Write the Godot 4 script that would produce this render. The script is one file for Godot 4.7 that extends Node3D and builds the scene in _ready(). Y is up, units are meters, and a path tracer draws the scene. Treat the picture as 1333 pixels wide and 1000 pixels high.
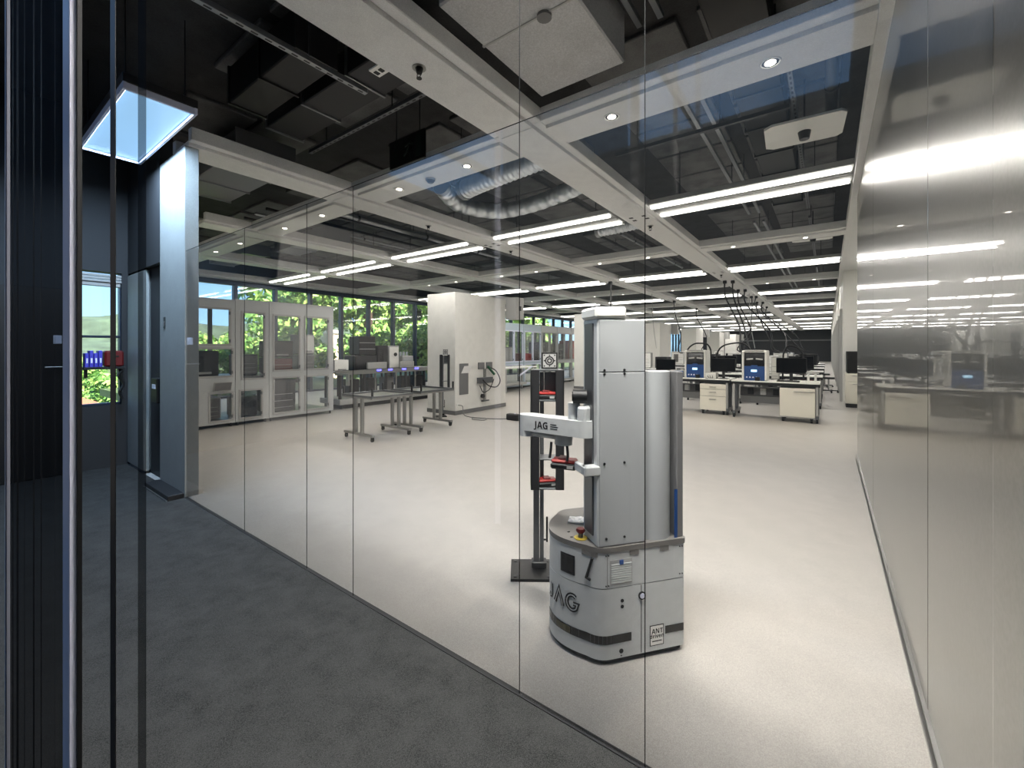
extends Node3D
# An automated laboratory hall seen through a glass partition from a dark corridor.
# Axes: -Z runs along the metal wall into the hall, -X along the partition to the window front; metres, y up.

const CEIL := 3.54
var V := PackedVector3Array()
var N := PackedVector3Array()
var I := PackedInt32Array()
var U := PackedVector2Array()
var XF := Transform3D.IDENTITY
var org := Vector3.ZERO
var M := {}
var used := {}
var rng := RandomNumberGenerator.new()

# ---------------------------------------------------------------- mesh helpers
func vert(p: Vector3, n: Vector3, uv := Vector2.ZERO) -> int:
	V.append(XF * p)
	N.append((XF.basis * n).normalized())
	U.append(uv)
	return V.size() - 1

func tri(a: int, b: int, c: int) -> void:
	I.append(a)
	I.append(c)
	I.append(b)

func poly(pts: Array) -> void:
	var n: Vector3 = (pts[1] - pts[0]).cross(pts[2] - pts[0]).normalized()
	var ids := []
	for p in pts:
		ids.append(vert(p, n))
	for k in range(1, pts.size() - 1):
		tri(ids[0], ids[k], ids[k + 1])

func box(x0: float, y0: float, z0: float, x1: float, y1: float, z1: float, b := 0.0) -> void:
	var lo := Vector3(minf(x0, x1), minf(y0, y1), minf(z0, z1))
	var hi := Vector3(maxf(x0, x1), maxf(y0, y1), maxf(z0, z1))
	b = minf(b, 0.45 * minf(hi.x - lo.x, minf(hi.y - lo.y, hi.z - lo.z)))
	var c := (lo + hi) / 2
	var h := (hi - lo) / 2
	for ax in 3:
		var u := (ax + 1) % 3
		var w := (ax + 2) % 3
		for s in [-1.0, 1.0]:
			var pts := []
			for q in [[-1, -1], [1, -1], [1, 1], [-1, 1]]:
				var p := Vector3.ZERO
				p[ax] = s * h[ax]
				p[u] = q[0] * (h[u] - b)
				p[w] = q[1] * (h[w] - b)
				pts.append(c + p)
			if s < 0:
				pts.reverse()
			poly(pts)
	if b <= 0.0:
		return
	for ax in 3:
		var u := (ax + 1) % 3
		var w := (ax + 2) % 3
		for su in [-1.0, 1.0]:
			for sw in [-1.0, 1.0]:
				var pts := []
				for q in [[-1, 0], [1, 0], [1, 1], [-1, 1]]:
					var p := Vector3.ZERO
					p[ax] = q[0] * (h[ax] - b)
					p[u] = su * (h[u] - (b if q[1] == 1 else 0.0))
					p[w] = sw * (h[w] - (0.0 if q[1] == 1 else b))
					pts.append(c + p)
				if su * sw < 0:
					pts.reverse()
				poly(pts)
	for sx in [-1.0, 1.0]:
		for sy in [-1.0, 1.0]:
			for sz in [-1.0, 1.0]:
				var pts := [c + Vector3(sx * h.x, sy * (h.y - b), sz * (h.z - b)), c + Vector3(sx * (h.x - b), sy * h.y, sz * (h.z - b)), c + Vector3(sx * (h.x - b), sy * (h.y - b), sz * h.z)]
				if sx * sy * sz < 0:
					pts.reverse()
				poly(pts)

func frame_of(d: Vector3) -> Array:
	var a := Vector3.UP if absf(d.y) < 0.95 else Vector3.RIGHT
	var u := a.cross(d).normalized()
	return [u, d.cross(u).normalized()]

func cyl(p0: Vector3, p1: Vector3, r0: float, r1 := -1.0, n := 14) -> void:
	if r1 < 0:
		r1 = r0
	var d := (p1 - p0).normalized()
	var f := frame_of(d)
	var ring := []
	for k in n:
		var t := TAU * k / n
		var o: Vector3 = f[0] * cos(t) + f[1] * sin(t)
		ring.append([vert(p0 + o * r0, o), vert(p1 + o * r1, o)])
	for k in n:
		var a: Array = ring[k]
		var b: Array = ring[(k + 1) % n]
		tri(a[0], b[0], b[1])
		tri(a[0], b[1], a[1])
	for e in 2:
		var c: Vector3 = p0 if e == 0 else p1
		var r := r0 if e == 0 else r1
		if r < 0.0002:
			continue
		var nn := -d if e == 0 else d
		var m := vert(c, nn)
		var ids := []
		for k in n:
			var t := TAU * k / n
			ids.append(vert(c + (f[0] * cos(t) + f[1] * sin(t)) * r, nn))
		for k in n:
			if e == 0:
				tri(m, ids[(k + 1) % n], ids[k])
			else:
				tri(m, ids[k], ids[(k + 1) % n])

func tube(pts: Array, r: float, n := 7, ribs := 0.0) -> void:
	var rings := []
	var u := Vector3.ZERO
	for i in pts.size():
		var d: Vector3 = (pts[mini(i + 1, pts.size() - 1)] - pts[maxi(i - 1, 0)]).normalized()
		if i == 0:
			u = frame_of(d)[0]
		else:
			u = (u - d * u.dot(d)).normalized()
		var w := d.cross(u)
		var rr := r * (1.0 - ribs * 0.5 * (1.0 - cos(i * PI / 2)))
		var lean := d * (0.9 * sin(i * PI / 2)) if ribs > 0.0 else Vector3.ZERO
		var ring := []
		for k in n:
			var t := TAU * k / n
			var o := u * cos(t) + w * sin(t)
			ring.append(vert(pts[i] + o * rr, o + lean))
		rings.append(ring)
	for i in pts.size() - 1:
		for k in n:
			var k2 := (k + 1) % n
			tri(rings[i][k], rings[i][k2], rings[i + 1][k2])
			tri(rings[i][k], rings[i + 1][k2], rings[i + 1][k])

func spline(pts: Array, steps: int) -> Array:
	var c := Curve3D.new()
	for i in pts.size():
		var t: Vector3 = (pts[mini(i + 1, pts.size() - 1)] - pts[maxi(i - 1, 0)]) / 6.0
		c.add_point(pts[i], -t, t)
	var out := []
	for k in steps + 1:
		out.append(c.sample_baked(c.get_baked_length() * k / steps, true))
	return out

# a vertical prism over a plan outline of (x, z); smooth sides blend the normals
func prism(pl: Array, y0: float, y1: float, smooth := false, cap := true) -> void:
	var area := 0.0
	for k in pl.size():
		var q: Vector2 = pl[(k + 1) % pl.size()]
		area += pl[k].x * q.y - q.x * pl[k].y
	var p := pl.duplicate()
	if area > 0:
		p.reverse()
	var n := p.size()
	var en := []
	for k in n:
		var e: Vector2 = (p[(k + 1) % n] - p[k]).normalized()
		en.append(Vector3(-e.y, 0, e.x))
	for k in n:
		var k2 := (k + 1) % n
		var na: Vector3 = en[k]
		var nb: Vector3 = en[k]
		if smooth:
			if en[k].dot(en[(k + n - 1) % n]) > 0.8:
				na = (en[k] + en[(k + n - 1) % n]).normalized()
			if en[k].dot(en[k2]) > 0.8:
				nb = (en[k] + en[k2]).normalized()
		var a := vert(Vector3(p[k].x, y0, p[k].y), na)
		var b := vert(Vector3(p[k2].x, y0, p[k2].y), nb)
		var c := vert(Vector3(p[k2].x, y1, p[k2].y), nb)
		var d := vert(Vector3(p[k].x, y1, p[k].y), na)
		tri(a, b, c)
		tri(a, c, d)
	if cap:
		var t := Geometry2D.triangulate_polygon(PackedVector2Array(p))
		for s in [[y0, Vector3.DOWN], [y1, Vector3.UP]]:
			var ids := []
			for q in p:
				ids.append(vert(Vector3(q.x, s[0], q.y), s[1]))
			for k in range(0, t.size(), 3):
				var a: Vector3 = V[ids[t[k]]]
				var b: Vector3 = V[ids[t[k + 1]]]
				var c: Vector3 = V[ids[t[k + 2]]]
				if (b - a).cross(c - a).dot(XF.basis * s[1]) > 0:
					tri(ids[t[k]], ids[t[k + 1]], ids[t[k + 2]])
				else:
					tri(ids[t[k]], ids[t[k + 2]], ids[t[k + 1]])

func quad_uv(a: Vector3, b: Vector3, c: Vector3, d: Vector3) -> void:
	var n := (b - a).cross(c - a).normalized()
	var i0 := vert(a, n, Vector2(0, 1))
	var i1 := vert(b, n, Vector2(1, 1))
	var i2 := vert(c, n, Vector2(1, 0))
	var i3 := vert(d, n, Vector2(0, 0))
	tri(i0, i1, i2)
	tri(i0, i2, i3)

func take() -> ArrayMesh:
	var a := []
	a.resize(Mesh.ARRAY_MAX)
	a[Mesh.ARRAY_VERTEX] = V
	a[Mesh.ARRAY_NORMAL] = N
	a[Mesh.ARRAY_TEX_UV] = U
	a[Mesh.ARRAY_INDEX] = I
	var m := ArrayMesh.new()
	m.add_surface_from_arrays(Mesh.PRIMITIVE_TRIANGLES, a)
	V = PackedVector3Array()
	N = PackedVector3Array()
	I = PackedInt32Array()
	U = PackedVector2Array()
	XF = Transform3D(Basis.IDENTITY, -org)
	return m

func numbered(called: String) -> String:
	if not used.has(called):
		used[called] = 0
		return called
	used[called] += 1
	return "%s_%03d" % [called, used[called]]

# commits what has been drawn as one mesh: a part of parent, or a thing of its own
func part(called: String, mat: Material, parent: Node = null) -> MeshInstance3D:
	var o := MeshInstance3D.new()
	o.mesh = take()
	o.material_override = mat
	if parent == null:
		o.name = numbered(called)
		add_child(o)
	else:
		o.name = called
		parent.add_child(o, true)
	return o

func mesh_part(called: String, mesh: Mesh, mat: Material, parent: Node, t := Transform3D.IDENTITY) -> MeshInstance3D:
	var o := MeshInstance3D.new()
	o.mesh = mesh
	o.material_override = mat
	o.name = called
	o.transform = t
	parent.add_child(o, true)
	return o

func thing(called: String, label: String, category: String, at := Vector3.ZERO, turn := 0.0, group := "") -> Node3D:
	var o := Node3D.new()
	o.name = numbered(called)
	add_child(o)
	o.position = at
	o.rotation.y = turn
	return tag(o, label, category, group)

# a thing whose parts are drawn in the hall's own coordinates until done()
func placed(called: String, label: String, category: String, at: Vector3, group := "") -> Node3D:
	org = at
	XF = Transform3D(Basis.IDENTITY, -at)
	return thing(called, label, category, at, 0.0, group)

func done() -> void:
	org = Vector3.ZERO
	XF = Transform3D.IDENTITY

func tag(o: Node3D, label: String, category: String, group := "") -> Node3D:
	o.set_meta("label", label)
	o.set_meta("category", category)
	if group != "":
		o.set_meta("group", group)
	return o

func struct_(called: String) -> Node3D:
	var o := Node3D.new()
	o.name = called
	used[called] = 0
	add_child(o)
	o.set_meta("kind", "structure")
	return o

func dup(o: Node3D, at: Vector3, turn := 0.0, label := "") -> Node3D:
	var c: Node3D = o.duplicate()
	c.name = numbered(str(o.name).rstrip("0123456789").trim_suffix("_"))
	add_child(c)
	c.position = at
	c.rotation.y = turn
	if label != "":
		c.set_meta("label", label)
	return c

func text(s: String, height: float, depth: float, mat: Material, parent: Node, t: Transform3D, bold := true) -> void:
	var f := SystemFont.new()
	f.font_names = PackedStringArray(["Droid Sans"])
	f.font_weight = 800 if bold else 400
	var m := TextMesh.new()
	m.font = f
	m.text = s
	m.font_size = 48
	m.pixel_size = height / 34.0
	m.depth = depth
	m.curve_step = 2.0
	mesh_part("lettering", m, mat, parent, t)

func facing(at: Vector3, right: Vector3, up := Vector3.UP) -> Transform3D:
	var r := right.normalized()
	var n := r.cross(up).normalized()
	return Transform3D(Basis(r, n.cross(r), n), at)

# ---------------------------------------------------------------- materials
func mat(key: String, c: Color, rough := 0.5, metal := 0.0, spec := 0.5) -> StandardMaterial3D:
	var m := StandardMaterial3D.new()
	m.resource_name = key
	m.albedo_color = c
	m.roughness = rough
	m.metallic = metal
	m.metallic_specular = spec
	M[key] = m
	return m

func glow(key: String, c: Color, e: float) -> StandardMaterial3D:
	var m := mat(key, Color(0.9, 0.9, 0.9), 0.4)
	m.emission_enabled = true
	m.emission = c
	m.emission_energy_multiplier = e
	return m

func glass(key: String, c: Color, a: float, spec := 0.5) -> StandardMaterial3D:
	var m := mat(key, Color(c, a), 0.02, 0.0, spec)
	m.transparency = BaseMaterial3D.TRANSPARENCY_ALPHA
	return m

# a speckle of two grain sizes around grey, for floors, carpets and painted sheet metal
func speckle(size: int, fine: float, coarse: float, seed_: int) -> ImageTexture:
	var r := RandomNumberGenerator.new()
	r.seed = seed_
	var im := Image.create(size, size, false, Image.FORMAT_RGB8)
	var nz := FastNoiseLite.new()
	nz.seed = seed_
	nz.frequency = 4.0 / size
	nz.fractal_octaves = 3
	var flat := []
	for y in size:
		for x in size:
			var fx := float(x) / size
			var fy := float(y) / size
			var wx := fx * fx * (3 - 2 * fx)
			var wy := fy * fy * (3 - 2 * fy)
			var n0 := lerpf(lerpf(nz.get_noise_2d(x, y), nz.get_noise_2d(x - size, y), wx), lerpf(nz.get_noise_2d(x, y - size), nz.get_noise_2d(x - size, y - size), wx), wy)
			var v := clampf(0.9 + (r.randf() - 0.5) * fine + n0 * coarse, 0, 1)
			im.set_pixel(x, y, Color(v, v, v))
	return ImageTexture.create_from_image(im)

func noise_normal(freq: float, strength: float, size: int, seed_: int, stretch := 1.0) -> NoiseTexture2D:
	var nz := FastNoiseLite.new()
	nz.seed = seed_
	nz.frequency = freq
	nz.fractal_octaves = 2
	var t := NoiseTexture2D.new()
	t.noise = nz
	t.width = size
	t.height = size
	t.seamless = true
	t.as_normal_map = true
	t.bump_strength = strength
	return t

func world_tex(m: StandardMaterial3D, t: Texture2D, scale: Vector3, own := false) -> void:
	m.albedo_texture = t
	m.uv1_triplanar = true
	m.uv1_world_triplanar = not own
	m.uv1_scale = scale
	m.uv1_triplanar_sharpness = 8.0

func materials() -> void:
	var grain := speckle(512, 0.16, 0.03, 3)
	var fine := speckle(256, 0.10, 0.03, 9)
	world_tex(mat("floor", Color(0.75, 0.735, 0.71), 0.45), grain, Vector3.ONE * 0.9)
	world_tex(mat("carpet", Color(0.265, 0.265, 0.26), 0.95, 0, 0.2), speckle(512, 0.7, 0.2, 5), Vector3.ONE * 1.4)
	var st := mat("steel_wall", Color(0.46, 0.45, 0.435), 0.30, 0.95)
	world_tex(st, fine, Vector3.ONE * 0.5)
	st.normal_enabled = true
	st.normal_texture = noise_normal(0.006, 3.0, 512, 4)
	st.normal_scale = 0.03
	st.clearcoat_enabled = true
	st.clearcoat = 0.55
	st.clearcoat_roughness = 0.02
	world_tex(mat("white_wall", Color(0.95, 0.945, 0.92), 0.6), fine, Vector3.ONE * 1.2)
	world_tex(mat("pier", Color(0.62, 0.63, 0.62), 0.6), fine, Vector3.ONE * 1.2)
	mat("dark_wall", Color(0.16, 0.165, 0.175), 0.7)
	mat("back_hall", Color(0.2, 0.2, 0.21), 0.8)
	world_tex(mat("beam", Color(0.96, 0.96, 0.955), 0.42), fine, Vector3.ONE * 1.3)
	world_tex(mat("void", Color(0.19, 0.19, 0.195), 0.75), speckle(256, 0.3, 0.4, 12), Vector3.ONE * 0.5)
	world_tex(mat("void_panel", Color(0.40, 0.40, 0.40), 0.6), speckle(256, 0.2, 0.3, 13), Vector3.ONE * 0.6)
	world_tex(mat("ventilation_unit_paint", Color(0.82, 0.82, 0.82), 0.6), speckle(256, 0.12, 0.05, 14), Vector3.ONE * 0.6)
	mat("black", Color(0.035, 0.035, 0.04), 0.5)
	mat("black_gloss", Color(0.02, 0.02, 0.025), 0.12)
	mat("rubber", Color(0.05, 0.05, 0.05), 0.8)
	mat("dark_metal", Color(0.2, 0.2, 0.205), 0.45, 0.5)
	mat("mid_metal", Color(0.42, 0.43, 0.44), 0.38, 0.7)
	mat("steel", Color(0.62, 0.62, 0.61), 0.3, 0.9)
	mat("galvanised", Color(0.60, 0.61, 0.62), 0.4, 0.8)
	mat("foil", Color(0.86, 0.88, 0.9), 0.3, 0.85)
	mat("aluminium", Color(0.84, 0.85, 0.92), 0.45, 0.0)
	mat("cabinet", Color(0.74, 0.75, 0.75), 0.45, 0.1)
	mat("cabinet_blue", Color(0.70, 0.76, 0.80), 0.45, 0.1)
	world_tex(mat("robot", Color(0.86, 0.875, 0.875), 0.42), fine, Vector3.ONE * 4.0, true)
	world_tex(mat("robot_grey", Color(0.50, 0.49, 0.475), 0.5), fine, Vector3.ONE * 4.0, true)
	mat("robot_panel", Color(0.665, 0.68, 0.685), 0.45)
	mat("white", Color(0.9, 0.9, 0.88), 0.5)
	mat("ivory", Color(0.88, 0.865, 0.81), 0.5)
	mat("paper", Color(0.95, 0.95, 0.95), 0.6)
	mat("light_grey", Color(0.66, 0.66, 0.65), 0.5)
	mat("grey", Color(0.42, 0.42, 0.42), 0.5)
	mat("red", Color(0.62, 0.10, 0.07), 0.45)
	mat("dark_red", Color(0.4, 0.06, 0.06), 0.5)
	mat("yellow", Color(0.75, 0.66, 0.2), 0.5)
	mat("blue", Color(0.11, 0.27, 0.50), 0.4)
	mat("violet", Color(0.30, 0.28, 0.75), 0.5)
	mat("green", Color(0.03, 0.30, 0.18), 0.5)
	mat("reflected_sign_green", Color(0.03, 0.12, 0.08), 0.5)  # dimmed green that imitates a faint reflection in the glass
	mat("reflected_sign_dark", Color(0.02, 0.035, 0.03), 0.4)  # near-black ground of the reflected sign
	mat("window_frame", Color(0.16, 0.20, 0.26), 0.45, 0.3)
	mat("joint", Color(0.06, 0.065, 0.07), 0.8, 0.0, 0.2)
	mat("amber_glass", Color(0.22, 0.2, 0.08), 0.1)
	glass("pane", Color(0.9, 0.95, 0.96), 0.015)
	glass("partition", Color(0.78, 0.85, 0.9), 0.006)
	var sheer := mat("sheer", Color(0.05, 0.055, 0.065, 0.80), 0.9, 0.0, 0.2)
	sheer.transparency = BaseMaterial3D.TRANSPARENCY_ALPHA
	var thin := mat("dark_strip", Color(0.02, 0.02, 0.025, 0.45), 0.9, 0.0, 0.2)
	thin.transparency = BaseMaterial3D.TRANSPARENCY_ALPHA
	glass("smoked", Color(0.08, 0.09, 0.1), 0.55)
	glass("clear_plastic", Color(0.85, 0.87, 0.9), 0.35)
	glow("tube_light", Color(1.0, 0.985, 0.95), 2.6)
	glow("lamp_light", Color(1.0, 0.96, 0.90), 4.0)
	glow("panel_light", Color(0.60, 0.79, 0.95), 0.38).albedo_color = Color(0.3, 0.36, 0.42)
	glow("led_blue", Color(0.12, 0.12, 1.0), 2.5)
	glow("display", Color(0.55, 0.85, 1.0), 0.8)
	mat("leaf_a", Color(0.55, 0.68, 0.36), 0.6).backlight_enabled = true
	M.leaf_a.backlight = Color(0.3, 0.4, 0.1)
	mat("leaf_b", Color(0.34, 0.52, 0.24), 0.6).backlight_enabled = true
	M.leaf_b.backlight = Color(0.2, 0.3, 0.1)
	mat("bark", Color(0.23, 0.18, 0.14), 0.8)
	world_tex(mat("lawn", Color(0.33, 0.42, 0.22), 0.9), grain, Vector3.ONE * 0.2)
	world_tex(mat("mountain", Color(0.30, 0.38, 0.30), 0.9), speckle(256, 0.1, 0.3, 22), Vector3.ONE * 0.01)
	mat("roof", Color(0.6, 0.36, 0.26), 0.7)
	mat("render", Color(0.85, 0.8, 0.72), 0.7)

# ---------------------------------------------------------------- camera, sky, sun, exposure
const TUBE_ENERGY := 1.1
const SPOT_ENERGY := 1.2
const PANEL_ENERGY := 5.5
const CORRIDOR_FILL_ENERGY := 4.3

func _ready() -> void:
	rng.seed = 7
	var cam := Camera3D.new()
	var f := 556.6
	cam.projection = Camera3D.PROJECTION_FRUSTUM
	cam.near = 0.05
	cam.far = 2000.0
	cam.size = 1000.0 / f * cam.near
	cam.frustum_offset = Vector2(0, -(500.0 - 453.4) / f * cam.near)
	cam.position = Vector3(0, 1.5, 0)
	cam.rotation.y = deg_to_rad(36.45)
	add_child(cam)
	cam.current = true

	var env := Environment.new()
	env.background_mode = Environment.BG_SKY
	var sky := Sky.new()
	var sm := ProceduralSkyMaterial.new()
	sm.sky_top_color = Color(0.40, 0.56, 0.76)
	sm.sky_horizon_color = Color(0.62, 0.82, 0.95)
	sm.ground_bottom_color = Color(0.25, 0.3, 0.25)
	sm.ground_horizon_color = Color(0.55, 0.7, 0.8)
	sm.sky_energy_multiplier = 1.0
	sky.sky_material = sm
	env.sky = sky
	env.tonemap_mode = Environment.TONE_MAPPER_LINEAR
	env.tonemap_exposure = 2.45
	env.sdfgi_enabled = true
	env.ssao_enabled = true
	env.ssil_enabled = true
	var we := WorldEnvironment.new()
	we.environment = env
	add_child(we)
	var sun := DirectionalLight3D.new()
	sun.light_energy = 3.2
	sun.light_color = Color(1.0, 0.96, 0.9)
	sun.light_angular_distance = 0.6
	sun.shadow_enabled = true
	add_child(sun)
	sun.look_at_from_position(Vector3(40, 34, 3), Vector3.ZERO)

	materials()
	shell()
	fixtures()
	build_robot()
	build_stands()
	build_enclosures()
	build_blocks()
	build_trolleys()
	build_desks()
	build_cables()
	build_services()
	build_corridor()
	build_outdoors()

# ---------------------------------------------------------------- the setting
func shell() -> void:
	var fl := struct_("floor")
	box(-14.5, -0.2, -3.0, 1.3, 0, -60)
	box(-10.6, -0.2, -2.1, 1.3, 0, -3.0)
	box(-7.4, -0.2, -1.5, 1.3, 0, -2.1)
	part("floor_covering", M.floor, fl)
	var cf := struct_("floor_001")
	used["floor"] = 1
	box(-7.5, -0.2, 4.2, 0.5, 0, -1.5)
	part("carpet", M.carpet, cf)
	cf.set_meta("label", "dark carpet of the corridor in front of the glass partition")

	var wr := struct_("wall_right")
	for p in [[4.2, 2.1], [2.1, -0.15], [-0.15, -2.35], [-2.35, -4.9], [-4.9, -7.41]]:
		box(0.32, 0.055, p[0] - 0.002, 0.44, 3.6, p[1] + 0.002, 0.004)
		part("metal_panel", M.steel_wall, wr)
	box(0.335, 0.0, 4.2, 0.44, 0.055, -7.40)
	part("plinth", M.dark_metal, wr)
	box(0.44, 0, -7.3, 1.1, 3.6, -7.41)
	part("return_panel", M.white_wall, wr)
	box(0.95, 0, -7.41, 1.15, 3.6, -14.4)
	part("recess_panel", M.white_wall, wr)
	box(0.33, 0, -14.4, 1.15, 3.6, -60)
	part("long_panel", M.white_wall, wr)
	for k in 14:
		box(0.27, 0, -15.2 - k * 3.0, 0.33, 2.6, -15.3 - k * 3.0, 0.005)
		part("door_post", M.light_grey, wr)
		if k % 2 == 0:
			box(0.315, 1.0, -15.6 - k * 3.0, 0.329, 2.2, -17.9 - k * 3.0)
			part("glass_front", M.aluminium, wr)
	var bb := struct_("baseboard_right")
	box(0.300, 0.0, 4.0, 0.334, 0.014, -7.41, 0.002)
	part("edge_strip", M.steel, bb)
	box(0.305, 0.052, 4.0, 0.325, 0.060, -7.41, 0.002)
	part("top_strip", M.steel, bb)

	var wb := struct_("wall_far")
	box(-14.6, 0, -60, 1.3, 4.5, -60.2)
	part("panel", M.dark_wall, wb)
	box(-9.0, 2.35, -59.8, 0.3, 2.5, -59.99)
	part("bulkhead", M.grey, wb)

	# partition: opaque bays at the left, glass bays to the right, a joint line at 2.48 m
	var wf := struct_("wall_front")
	box(-5.98, 0, -1.5, -5.19, CEIL, -1.62, 0.004)
	part("pier", M.pier, wf)
	box(-7.3, 2.46, -1.5, -5.98, 4.4, -1.62)
	part("overpanel", M.dark_wall, wf)
	box(-7.28, 0.02, -1.49, -6.55, 2.44, -1.56, 0.02)
	part("grey_door_panel", M.pier, wf)
	box(-7.3, 0, -1.56, -5.98, 2.46, -1.62)
	part("backing", M.dark_wall, wf)
	var xs := [-5.19, -3.83, -2.85, -2.31, -1.075, -0.525, 0.32]
	for k in xs.size() - 1:
		box(xs[k] + 0.0012, 0.004, -1.5085, xs[k + 1] - 0.0012, 2.4785, -1.5115)
		part("pane", M.partition, wf)
		if k > 0:
			box(xs[k] - 0.0012, 0.004, -1.5085, xs[k] + 0.0012, CEIL if k > 3 else 2.48, -1.5115)
			part("joint", M.joint, wf)
	box(-5.19, 2.4785, -1.5085, 0.32, 2.4815, -1.5115)
	part("joint", M.joint, wf)
	box(-5.19, 0, -1.498, 0.32, 0.004, -1.522)
	part("floor_track", M.dark_metal, wf)

	# the corridor's end wall with its window, door and step
	var we := struct_("wall_left")
	box(-7.3, 0, -1.06, -7.5, 4.6, 4.2)
	part("panel", M.dark_wall, we)
	box(-7.3, 0, -1.44, -7.5, 0.78, -1.06)
	part("parapet", M.dark_wall, we)
	box(-7.3, 2.46, -1.44, -7.5, 4.6, -1.06)
	part("lintel", M.dark_wall, we)
	box(-7.3, 0, -1.44, -7.5, 4.6, -1.62)
	part("panel", M.dark_wall, we)
	var wb2 := struct_("wall_back")
	box(-7.5, 0, 4.0, 0.5, 4.6, 4.2)
	part("panel", M.back_hall, wb2)
	var lab := struct_("wall_side")
	box(-10.6, 0, -2.1, -7.5, 4.5, -2.25)
	part("panel", M.white_wall, lab)
	box(-14.6, 0, -2.95, -10.6, 4.5, -3.1)
	part("panel", M.white_wall, lab)
	box(-10.65, 0, -2.1, -10.56, 4.5, -2.95)
	part("panel", M.white_wall, lab)
	box(0.44, 3.5, 4.2, 0.6, 4.6, -1.6)
	part("upper_panel", M.void, lab)
	box(-7.5, 0, -1.62, -7.3, 4.5, -2.25)
	part("panel", M.white_wall, lab)
	box(1.15, 3.5, -1.5, 1.3, 4.5, -60)
	part("upper_panel", M.void, lab)
	var w1 := struct_("window_1")
	for f in [[0.78, 0.81], [1.24, 1.27], [1.63, 1.66], [2.28, 2.33]]:
		box(-7.32, f[0], -1.44, -7.4, f[1], -1.06, 0.004)
		part("rail", M.window_frame if f[0] < 2.2 else M.light_grey, w1)
	for z in [-1.44, -1.075]:
		box(-7.32, 0.78, z, -7.4, 2.46, z + 0.015, 0.004)
		part("stile", M.window_frame, w1)
	for f in [[0.81, 1.24], [1.27, 1.63], [1.66, 2.28]]:
		box(-7.355, f[0], -1.425, -7.365, f[1], -1.075)
		part("pane", M.pane, w1)
	for k in 3:
		box(-7.3, 2.33 + k * 0.035, -1.44, -7.34, 2.36 + k * 0.035, -1.06, 0.004)
		part("blind_slat", M.light_grey, w1)
	var d1 := struct_("door_1")
	box(-7.26, 0.01, -0.95, -7.3, 2.2, -0.20, 0.004)
	part("door_leaf", M.black, d1)
	XF = Transform3D.IDENTITY
	cyl(Vector3(-7.2, 1.28, -0.90), Vector3(-7.2, 1.28, -0.76), 0.010)
	cyl(Vector3(-7.26, 1.28, -0.90), Vector3(-7.2, 1.28, -0.90), 0.010)
	part("handle", M.steel, d1)
	box(-7.24, 1.55, -0.90, -7.26, 1.65, -0.83, 0.004)
	part("name_plate", M.aluminium, d1)

	# the slab runs on over the corridor; behind the entrance an unseen skylight is added for blue fill and haze
	var cc := struct_("ceiling_001")
	used["ceiling"] = 1
	box(-7.5, 4.40, 0.5, 0.5, 4.7, -1.5)
	box(-7.5, 4.40, 3.5, -6.5, 4.7, 0.5)
	box(0.2, 4.40, 3.5, 0.5, 4.7, 0.5)
	box(-7.5, 4.40, 4.2, 0.5, 4.7, 3.5)
	part("slab", M.void, cc)
	cc.set_meta("label", "dark corridor ceiling slab with an added unseen skylight opening")
	var sk := struct_("window_3")  # added opening out of view, letting sky light into the hall
	box(-6.5, 4.62, 3.5, 0.2, 4.63, 0.5)
	part("pane", M.pane, sk)
	for x in [-4.84, -3.16, -1.48]:
		box(x - 0.03, 4.55, 3.5, x + 0.03, 4.68, 0.5)
		part("bar", M.window_frame, sk)
	facade()
	ceiling()

func facade() -> void:
	var w := struct_("window_2")
	var z := -3.1
	var k := 0
	while z > -59.0:
		box(-14.56, 0, z + 0.05, -14.38, 3.42, z - 0.05, 0.008)
		part("mullion", M.window_frame, w)
		box(-14.5, 0.06, z - 0.05, -14.51, 3.40, z - 1.12)
		part("pane", M.pane, w)
		z -= 1.17
		k += 1
	box(-14.58, 0, -2.95, -14.4, 0.06, -60, 0.004)
	part("sill_rail", M.window_frame, w)
	box(-14.58, 3.40, -2.95, -14.4, 3.5, -60, 0.004)
	part("head_rail", M.window_frame, w)
	var wl := struct_("wall_window_side")
	box(-14.65, 3.5, -2.95, -14.45, 4.5, -60.2)
	part("spandrel", M.dark_wall, wl)

func beam_run(c: Node3D, x0: float, x1: float, z0: float, z1: float, along_z: bool) -> void:
	var g := 0.0025
	if along_z:
		box(x0 + 0.09, CEIL, z0 - g, x1 - 0.09, CEIL + 0.05, z1 + g, 0.003)
		part("beam_panel", M.beam, c)
		for s in [[x0, x0 + 0.088], [x1 - 0.088, x1]]:
			box(s[0], CEIL + 0.03, z0, s[1], CEIL + 0.16, z1, 0.006)
			part("beam_lip", M.beam, c)
	else:
		box(x0 + g, CEIL, z0 - 0.09, x1 - g, CEIL + 0.05, z1 + 0.09, 0.003)
		part("beam_panel", M.beam, c)
		for s in [[z0, z0 - 0.088], [z1 + 0.088, z1]]:
			box(x0, CEIL + 0.03, s[0], x1, CEIL + 0.16, s[1], 0.006)
			part("beam_lip", M.beam, c)

const ORD := ["first", "second", "third", "fourth", "fifth", "sixth", "seventh", "eighth", "ninth", "tenth", "eleventh", "twelfth"]
const BAYS := ["bay along the metal wall", "bay beside the wide beam", "third bay from the metal wall", "fourth bay from the metal wall", "bay along the windows"]
const BX := [[-2.65, -2.11], [-5.63, -5.07], [-8.60, -8.05], [-11.57, -11.02], [-14.5, -14.0]]

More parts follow.
